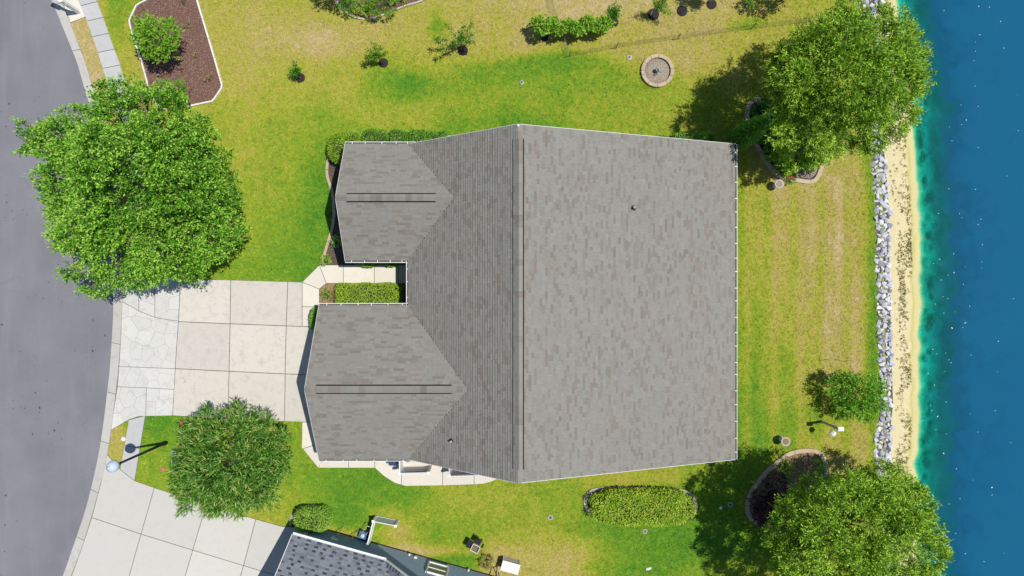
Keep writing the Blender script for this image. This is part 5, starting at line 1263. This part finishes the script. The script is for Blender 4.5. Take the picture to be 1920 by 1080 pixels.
# ================================================================ small things
# wire fence
wf = thing("wire_fence", "low wire mesh fence on thin dark stakes crossing the upper lawn", "fence", (*P(1068, 105), 0))
M['wire'] = plain("thin_wire", (.16, .15, .13), .7)
corner = (1067, 106)
runs = [((1020, -30), corner, M['wire']), (corner, (1155, 90), M['wire']), ((1155, 90), (1270, 73), M['wire']), ((1270, 73), (1408, 54), M['wire']), ((1408, 54), (1560, 36), M['wire'])]
stk = MB()
for (a, b, m_) in runs:
    A_, B_ = P3(*a), P3(*b); L_ = (B_ - A_).length; mb = MB()
    hgt = .75
    for i in range(9): z_ = .06 + i * (hgt - .06) / 8; mb.bar(A_ + Vector((0, 0, z_)), B_ + Vector((0, 0, z_)), .004, .004)
    nn_ = int(L_ / .10)
    for i in range(nn_): q = A_.lerp(B_, i / nn_); mb.bar(q + Vector((0, 0, .04)), q + Vector((0, 0, hgt)), .0035, .0035)
    o = mb.build("wire_mesh", m_, wf); o["kind"] = "stuff"
for q in (corner, (1155, 90), (1270, 73), (1408, 54), (1044, 45), (1560, 36)):
    a = P3(*q); mb = MB(); mb.bar(a, a + Vector((0, 0, .85)), .035, .035); mb.build("stake", M['black'], wf)

# lamp post
lb = Vector((-20.27, -9.06, 0)); lp = thing("street_lamp", "black street lamp post with a pale frosted globe beside the lower sidewalk", "street lamp", lb)
mb = MB(); mb.lathe(lb, [(.13, 0), (.13, .25), (.085, .35), (.07, 2.5), (.055, 4.85)], 14); mb.build("post", M['black'], lp, True)
mb = MB(); mb.lathe(lb, [(.055, 4.85), (.08, 4.9), (.19, 5.02), (.19, 5.06)], 16)
for a_ in range(4): mb.bar(lb + Vector((.05 * math.cos(a_ * 1.57), .05 * math.sin(a_ * 1.57), 4.8)), lb + Vector((.26 * math.cos(a_ * 1.57), .26 * math.sin(a_ * 1.57), 5.1)), .03, .03)
mb.build("lamp_yoke", M['black'], lp)
mb = MB(); mb.lathe(lb, [(.17, 5.06), (.27, 5.18), (.30, 5.32), (.27, 5.48), (.17, 5.60), (.09, 5.66), (.0, 5.67)], 22); mb.build("globe", M['globe'], lp, True)
mb = MB(); mb.lathe(lb, [(.10, 5.665), (.10, 5.70), (.03, 5.76), (.0, 5.80)], 14); mb.build("finial", M['white_dirty'], lp, True)

# mailbox
b = P3(149, 23); mbx = thing("mailbox", "white mailbox on a thick white post by the upper road edge", "mailbox", b)
mb = MB(); mb.box(b + Vector((0, 0, .85)), (.20, .20, 1.7), rz=.35); mb.build("post", M['white'], mbx)
e = P3(120, 8); mb = MB(); mb.bar(b + Vector((.1, -.05, 1.28)), e + Vector((0, 0, 1.28)), .14, .10); mb.bar(b + Vector((0, 0, .7)), b.lerp(e, .5) + Vector((0, 0, 1.24)), .10, .10); mb.build("arm", M['white'], mbx)
d = (e - b).normalized(); mb = MB(); c = e.lerp(b, .12) + Vector((0, 0, 1.34)); n_ = Vector((-d.y, d.x, 0)); prof = [(-.12, 0), (.12, 0), (.12, .14), (.08, .22), (0, .25), (-.08, .22), (-.12, .14)]
vs = [c + d * k_ + n_ * p[0] + Vector((0, 0, p[1])) for k_ in (-.28, .28) for p in prof]; mb.add(vs, [tuple(range(7)), tuple(range(7, 14))[::-1]] + [(i, (i + 1) % 7, 7 + (i + 1) % 7, 7 + i) for i in range(7)]); mb.build("letter_box", M['white'], mbx)
# round stone feature
rf = thing("stone_ring", "round low tan stone ring with gravel in the upper lawn", "planter", (*P(1232, 134), 0))
c = P(1232, 134); mb = MB(); mb.lathe((c[0], c[1], 0), [(.82, -.02), (.82, .05), (.4, .06), (.001, .065)], 32, cap=False); mb.build("gravel_fill", M['gravel'], rf, True)
cuts = [0, 40, 78, 108, 140, 172, 188, 225, 262, 300, 332, 360]
for a0, a1 in zip(cuts[:-1], cuts[1:]):
    a0_, a1_ = rad(a0 + .8 + 8), rad(a1 - .8 + 8); n = 8; pol = [(c[0] + .96 * math.cos(a0_ + (a1_ - a0_) * i / n), c[1] + .96 * math.sin(a0_ + (a1_ - a0_) * i / n)) for i in range(n + 1)] + [(c[0] + .76 * math.cos(a1_ - (a1_ - a0_) * i / n), c[1] + .76 * math.sin(a1_ - (a1_ - a0_) * i / n)) for i in range(n + 1)]
    m = MB(); m.prism(pol, 0, .20 + rs.uniform(-.008, .008)); m.build("ring_block", M['brick_edge'], rf)
r_ = np.random.default_rng(8); n = 900; a = r_.uniform(0, 6.28, n); q = np.sqrt(r_.random(n)) * .74
leafcloud("pebbles", np.stack([c[0] + q * np.cos(a), c[1] + q * np.sin(a), np.full(n, .07)], 1), r_.normal(size=(n, 3)) * [1, 1, .2], r_.normal(size=(n, 3)) * .4 + [0, 0, 1], r_.uniform(.03, .06, n), r_.uniform(.02, .05, n), r_.random(n), M['gravel'], rf, "stuff")
st = thing("garden_ornament", "small grey weathered ornament in the centre of the stone ring", "ornament", (c[0], c[1], .06))
mb = MB(); mb.lathe((c[0] - .03, c[1] + .0, .06), [(.13, 0), (.11, .06), (.05, .10), (.05, .26), (.14, .32), (.12, .36), (.0, .36)], 14); mb.build("pedestal", M['grey_metal'], st, True)
mb = MB(); mb.tube([(c[0] - .03, c[1], .40), (c[0] + .04, c[1] - .1, .52), (c[0] + .12, c[1] - .18, .38)], [.07, .05, .02], 8); mb.build("figure", M['grey_metal'], st, True)
mb = MB(); mb.box((c[0] - .14, c[1] - .22, .12), (.12, .1, .1), rz=.5); tag(mb.build("brick_chunk", M['rust'], None, origin=(c[0] - .14, c[1] - .22, .12)), "small dark red chunk lying in the gravel of the stone ring", "brick")
# birdbaths
def birdbath(px, py, h, r_, label, fill_):
    x, y = P(px, py, h); t = thing("birdbath", label, "birdbath", (x, y, 0))
    mb = MB(); mb.lathe((x, y, 0), [(.16, 0), (.16, .05), (.08, .10), (.06, h * .6), (.10, h - .08)], 16); mb.build("pedestal", M['white_dirty'], t, True)
    mb = MB(); mb.lathe((x, y, 0), [(.10, h - .08), (r_, h - .01), (r_, h + .03), (r_ * .84, h + .03), (r_ * .6, h - .02), (.001, h - .035)], 24, cap=False); mb.build("bowl", M['edge_grey'], t, True)
    mb = MB(); mb.lathe((x, y, 0), [(r_ * .72, h - .0), (.001, h + .001)], 20, cap=False); mb.build("debris", M['gravel'] if fill_ != 'rust' else M['leaflitter'], t)
birdbath(1461, 345, .62, .27, "pale birdbath beside the red-flowered plant near the upper lakeside bed", 'w')
birdbath(1473, 828, .62, .27, "birdbath full of brown debris above the lower lakeside bed", 'rust')
# birdhouse pole
b = P3(1540, 790); t = thing("birdhouse_pole", "grey post carrying a white birdhouse and a side bracket near the lower lake shore", "birdhouse", b)
mb = MB(); mb.box(b + Vector((0, 0, .95)), (.09, .13, 1.9), rz=-.3); mb.build("post", M['grey_metal'], t)
tp = b + Vector((.05, -.02, 1.9))
mb = MB(); mb.box(tp + Vector((.08, 0, .10)), (.26, .18, .2), rz=-.05); hb = mb.build("birdhouse", M['white'], t)
mb = MB(); z_ = .2; q = tp + Vector((.08, 0, 0)); mb.add([q + Vector(v) for v in ((-.16, -.12, .2), (.16, -.12, .2), (.16, 0, .27), (-.16, 0, .27), (-.16, .12, .2), (.16, .12, .2))], [(0, 1, 2, 3), (3, 2, 5, 4)]); mb.build("roof", M['white'], hb)
mb = MB(); q0 = b + Vector((0, .3, 1.62)); q1 = b + Vector((-.02, -.32, 1.62)); mb.bar(q0, q1, .02, .02); mb.build("bracket", M['black'], t)
fd = thing("hanging_feeder", "white hexagonal bird feeder hanging beside the birdhouse post", "bird feeder", q1 + Vector((.03, -.06, -.35)))
fc = q1 + Vector((.03, -.08, -.35)); mb = MB(); mb.lathe(fc, [(.12, 0), (.13, .02), (.09, .03), (.08, .2), (.18, .2), (.12, .27), (.0, .33)], 6); mb.build("feeder_body", M['white'], fd)
mb = MB(); mb.tube([fc + Vector((0, 0, .3)), q1], .006, 5); mb.build("hanger", M['black'], fd)
# shepherd hook
b = P3(1559, 672.5); t = thing("shepherd_hook", "thin dark metal hook pole standing in the lawn above the small round tree", "plant hanger", b)
mb = MB(); mb.tube([b, b + Vector((0, 0, 1.8))], .011, 6); mb.build("pole", M['rust'], t)
tp = b + Vector((0, 0, 1.72)); mb = MB(); mb.tube([tp + Vector((-.05, .26, .08)), tp + Vector((-.02, .15, .14)), tp, tp + Vector((.0, -.12, .12)), tp + Vector((.03, -.2, .05))], .01, 6); mb.build("hook", M['rust'], t)
# drains, covers
def drain(px, py, r_, label, mat='edge_grey', inner='black', n=6, cat="drain cover"):
    c = P(px, py); t = thing("drain_cover" if cat == "drain cover" else "sprinkler_box", label, cat, (*c, 0))
    mb = MB(); mb.lathe((c[0], c[1], 0), [(r_, -.02), (r_, .05), (r_ * .62, .055), (r_ * .62, .02)], n, cap=False); mb.build("rim", M[mat], t)
    mb = MB(); mb.lathe((c[0], c[1], 0), [(r_ * .62, .03), (.001, .035)], n, cap=False); g_ = mb.build("grate", M[inner], t)
    for k_ in (-.3, 0, .3): m = MB(); m.bar((c[0] - r_ * .55, c[1] + k_ * r_, .045), (c[0] + r_ * .55, c[1] + k_ * r_, .045), .012, .012); m.build("bar", M['grey_metal'], g_)
drain(978, 155, .15, "small square drain cover in the lawn above the roof ridge", 'grey_metal', n=4)
drain(1180, 108, .14, "grey drain cover left of the stone ring", 'grey_metal', n=10)
drain(1032, 970, .16, "drain cover with pale rim left of the long oval hedge", n=8)
drain(1209, 996, .16, "drain cover in the green lawn below the long oval hedge", n=6)
drain(1369, 946, .17, "hexagonal drain cover in tree shade right of the oval hedge", 'edge_grey', n=6)
c = P3(1351, 952); mb = MB(); mb.lathe(c, [(.09, 0), (.09, .05), (.05, .08), (0, .085)], 12); tag(mb.build("pipe_cap", M['white'], None, True, origin=c), "small white pipe cap beside the hexagonal drain cover", "pipe cap")
c = P3(1216, 1066); o = piece("pale_stone", rm[2], None, c + Vector((0, 0, .02)), (0, 0, .3), (.24, .12, .08)); tag(o, "flat pale stone in the green lawn at the bottom edge", "stone")
def sprinkler(px, py, label):
    c = P3(px, py); t = thing("valve_box", label, "valve cover", c)
    mb = MB(); mb.lathe(c, [(.15, -.02), (.15, .035), (.13, .045), (0, .05)], 14); mb.build("lid", M['rust'], t)
    mb = MB(); mb.lathe(c + Vector((.04, 0, .045)), [(.03, 0), (.03, .02), (0, .02)], 8); mb.build("plug", M['edge_grey'], t)
M['rust'] = plain("brick_red", (.40, .15, .09), .7, .3, 14)
sprinkler(341, 792, "brick-red valve cover by the driveway edge near the spiky evergreen")
sprinkler(305, 880, "brick-red valve cover in the small lawn below the street lamp")
c = P3(334, 857); t = thing("utility_box", "low grey-green utility box half under the spiky evergreen", "utility box", c)
mb = MB(); mb.box(c + Vector((0, 0, .12)), (.55, .95, .24)); mb.build("base", M['plasticgreen'], t)
for k_ in range(4): m = MB(); m.box(c + Vector((0, -.355 + k_ * .237, .255)), (.54, .22, .02)); m.build("lid_panel", M['plasticgreen'], t)
c = P3(232, 823); mb = MB(); mb.lathe(c, [(.13, 0), (.13, .04), (0, .05)], 10); tag(mb.build("water_meter_lid", M['white_dirty'], None, origin=c), "pale round meter lid in the dry verge beside the lower sidewalk", "meter lid")

# white board enclosures
def board_panel(a, b, h, parent, n, mat=M['white'], z0=.06):
    a, b = Vector(a), Vector(b); d = b - a; L = d.length; d.normalize()
    for i in range(n):
        q = a + d * (L * (i + .5) / n); m = MB(); m.bar(q + Vector((0, 0, z0)), q + Vector((0, 0, h - .05)), .022, .022) if False else m.bar(q - d * (L / n * .488) + Vector((0, 0, (h + z0) / 2)), q + d * (L / n * .488) + Vector((0, 0, (h + z0) / 2)), .02, h - z0 - .1); m.build("board", mat, parent)
    for z_ in (z0 + .02, h - .02):
        m = MB(); m.bar(a + Vector((0, 0, z_)), b + Vector((0, 0, z_)), .06, .07); m.build("rail", mat, parent)
def post(p, h, parent, mat=M['white'], w=.12):
    m = MB(); m.box(Vector(p) + Vector((0, 0, h / 2)), (w, w, h)); m.box(Vector(p) + Vector((0, 0, h + .01)), (w + .03, w + .03, .03)); m.build("post", mat, parent)
M['screen'] = plain("shade_grey_board", (.58, .59, .61), .6, .05)  # grey puts the shade on the white boards into their colour
a = P3(706, 967); b = P3(747, 975.5); c = P3(695, 1010)
t = thing("privacy_screen", "L-shaped white screen panels, some greyed for shade, standing off the blue-grey house", "screen", a)
board_panel(a, b, .95, t, 8, M['screen']); board_panel(a, c, .95, t, 9, M['white'])
for q in (a, b, c): post(q, .97, t)
a = Vector((-6.34, -10.46, 0)); b = Vector((-4.72, -10.42, 0)); c = Vector((-6.34, -9.15, 0))
t = thing("privacy_screen", "white-railed screen with boards greyed for shade around equipment on the side patio", "screen", a)
board_panel(a, b, 1.5, t, 9, M['screen']); board_panel(a, c, 1.5, t, 7, M['white']); post(a, 1.53, t); post(b, 1.53, t); post(c, 1.53, t)
for i in range(8): m = MB(); q = a.lerp(b, (i + .5) / 8); m.box(q + Vector((0, -.05, 1.50)), (.09, .03, .05)); m.build("cap", M['white'], t)
a = Vector((-3.55, -10.62, 0)); b = Vector((-1.55, -10.55, 0)); c = Vector((-3.55, -9.15, 0))
t = thing("privacy_screen", "right-hand white-railed screen partly hidden under the lower roof edge", "screen", a)
board_panel(a, b, 1.35, t, 10, plain("shade_painted_board", (.12, .14, .20), .5)); board_panel(a, c, 1.35, t, 7, M['screen']); post(a, 1.38, t); post(b, 1.38, t)  # dark blue board colour has the panel's shade painted in
for i in range(9): m = MB(); q = a.lerp(b, (i + .5) / 9); m.box(q + Vector((0, -.05, 1.33)), (.09, .03, .05)); m.build("cap", M['white'], t)
# objects in the first screen
c = Vector((-6.05, -9.85, .04)); t = thing("clay_pot", "brown round pot behind the white-railed screen under the gutter", "pot", c)
mb = MB(); mb.lathe(c, [(.16, 0), (.24, .35), (.26, .38), (.22, .38), (.2, .32), (.001, .32)], 16, cap=False); mb.build("pot", plain("brown_clay", (.12, .05, .03), .6), t, True)
c = Vector((-5.25, -9.75, .04)); t = thing("wooden_crate", "rust-orange slatted box behind the white-railed screen", "crate", c)
for i in range(4): m = MB(); m.box(c + Vector((-.2 + i * .13, 0, .44)), (.11, .42, .025)); m.build("slat", M['rust'], t)
m = MB(); m.box(c + Vector((0, 0, .21)), (.46, .38, .42)); m.build("body", M['rust'], t)
c = Vector((-6.86, -9.98, .04)); t = thing("storage_bin", "navy blue lidded bin on the side patio left of the white screen", "bin", c)
m = MB(); m.box(c + Vector((0, 0, .35)), (.42, .42, .7)); m.build("body", M['navy'], t)
m = MB(); m.box(c + Vector((0, .02, .725)), (.46, .46, .05)); l_ = m.build("lid", M['navy'], t); m = MB(); m.bar(c + Vector((-.2, -.26, .70)), c + Vector((.2, -.26, .70)), .03, .03); m.build("handle", M['grey_metal'], l_)
# tools leaning on neighbour wall
def tool(s0, label, w, hgt, col, lean=.0, hd=.3):
    foot = N3(s0 + .12, wv - .55, 0); top = N3(s0 - .0, wv - .16, hgt)
    t = thing("leaning_tool", label, "garden tool", foot, "garden tools leaning on the blue-grey wall")
    m = MB(); m.tube([foot, top], .018, 6); m.build("handle", M['palebark'], t)
    dirv = (top - foot).normalized(); m = MB(); m.bar(top - dirv * hd * .1, top + dirv * hd, w, .04)
    m.build("blade", col, t)
tool(2.05, "pale square-headed tool, leftmost against the shaded blue-grey wall", .42, 1.0, M['white_dirty'])
tool(2.9, "small dark-headed tool, middle one against the shaded blue-grey wall", .22, .95, M['grey_metal'], hd=.2)
c = N3(3.45, wv - .45, 0); t = thing("push_mower", "blue push mower with long handle parked at the shaded blue-grey wall", "mower", c)
m = MB(); m.box(c + Vector((0, 0, .25)), (.5, .42, .2), rz=-.27); m.build("deck", plain("mower_blue", (.06, .13, .22), .5), t)
m = MB(); m.lathe(c + Vector((0, 0, .35)), [(.12, 0), (.12, .12), (.06, .16), (0, .16)], 12); m.build("engine", M['globe'], t)
for sx in (-.27, .27):
    for sy in (-.16, .16):
        m = MB(); q = c + us * sx + vs_ * sy + Vector((0, 0, .1)); m.tube([q - us * .03, q + us * .03], .1, 12); m.build("wheel", M['black'], t)
hq = c - vs_ * .75 + us * .25 + Vector((0, 0, .75))
m = MB(); m.tube([c + us * .15 + Vector((0, 0, .3)), hq + us * .12], .012, 6); m.tube([c - us * .15 + Vector((0, 0, .3)), hq - us * .12], .012, 6); m.tube([hq + us * .12, hq - us * .12], .014, 6); m.build("handle", M['white_dirty'], t)
# black grill / fire box
c = P3(893, 1019); t = thing("charcoal_grill", "black metal grill with an open rusty brown pan standing on the lower lawn", "grill", c); R_ = Matrix.Rotation(rad(-27), 3, 'Z'); W_ = lambda x, y, z: c + R_ @ Vector((x, y, z))
m = MB()
for x, y, dx, dy in ((0, .2, .44, .03), (0, -.2, .44, .03), (.22, 0, .03, .42), (-.22, 0, .03, .42)): m.box(W_(x, y - .05, .62), (dx, dy, .18), M=R_)
m.build("pan_frame", M['white_dirty'], t)
m = MB(); m.box(W_(0, -.05, .56), (.40, .36, .03), M=R_); m.build("ash_pan", M['leaflitter'], t)
for i in range(4): m = MB(); m.bar(W_(-.2, -.2 + i * .1, .66), W_(.2, -.2 + i * .1, .66), .012, .012); m.build("grate_bar", M['black'], t)
m = MB(); m.box(W_(-.42, 0, .55), (.28, .46, .04), M=R_); m.build("side_shelf", M['black'], t)
m = MB(); m.box(W_(-.05, .36, .55), (.36, .26, .22), M=R_); m.build("firebox", M['black'], t)
m = MB(); m.box(W_(.32, .22, .5), (.12, .26, .05), M=R_); m.build("side_rack", M['black'], t)
m = MB(); m.bar(W_(.12, .5, .5), W_(.12, .62, .85), .03, .03); m.bar(W_(-.18, .5, .5), W_(-.18, .62, .85), .03, .03); m.bar(W_(.12, .62, .85), W_(-.18, .62, .85), .03, .03); m.build("handle", M['black'], t)
for x in (-.2, .2):
    for y in (-.22, .4): m = MB(); m.bar(W_(x, y, 0), W_(x, y, .55), .03, .03); m.build("leg", M['black'], t)
# white lidded box
c = P3(957, 1046, 0) + Vector((0, -.26, 0)); t = thing("storage_bench", "white-topped outdoor box with sides greyed for shade at the bottom edge", "storage box", c); R_ = Matrix.Rotation(rad(-15.5), 3, 'Z')
m = MB(); m.box(c + Vector((0, 0, .36)), (.98, .52, .70), M=R_); m.build("body", M['screen'], t)  # grey body colour stands in for shade on the white box
m = MB(); m.box(c + Vector((0, 0, .74)), (1.04, .58, .05), M=R_); m.build("lid", M['white'], t)
for sx in (-1, 1):
    m = MB(); q = c + R_ @ Vector((sx * .49, .27, .36)); m.box(q, (.06, .03, .72), M=R_); m.build("corner_trim", M['white'], t)
a = P3(932, 1062); t = thing("shadow_bars", "bent black bars standing in for a shadow beside the white-topped box at the bottom edge", "shadow_bars", a)  # black tubes added in place of a cast shadow
m = MB(); m.tube([a, a + Vector((0, 0, .8)), a + Vector((-.15, -.5, .85)), P3(924, 1082, 0)], .03, 8); m.tube([a + Vector((.1, 0, .8)), P3(938, 1095, 0)], .025, 8); m.build("rail", M['black'], t)
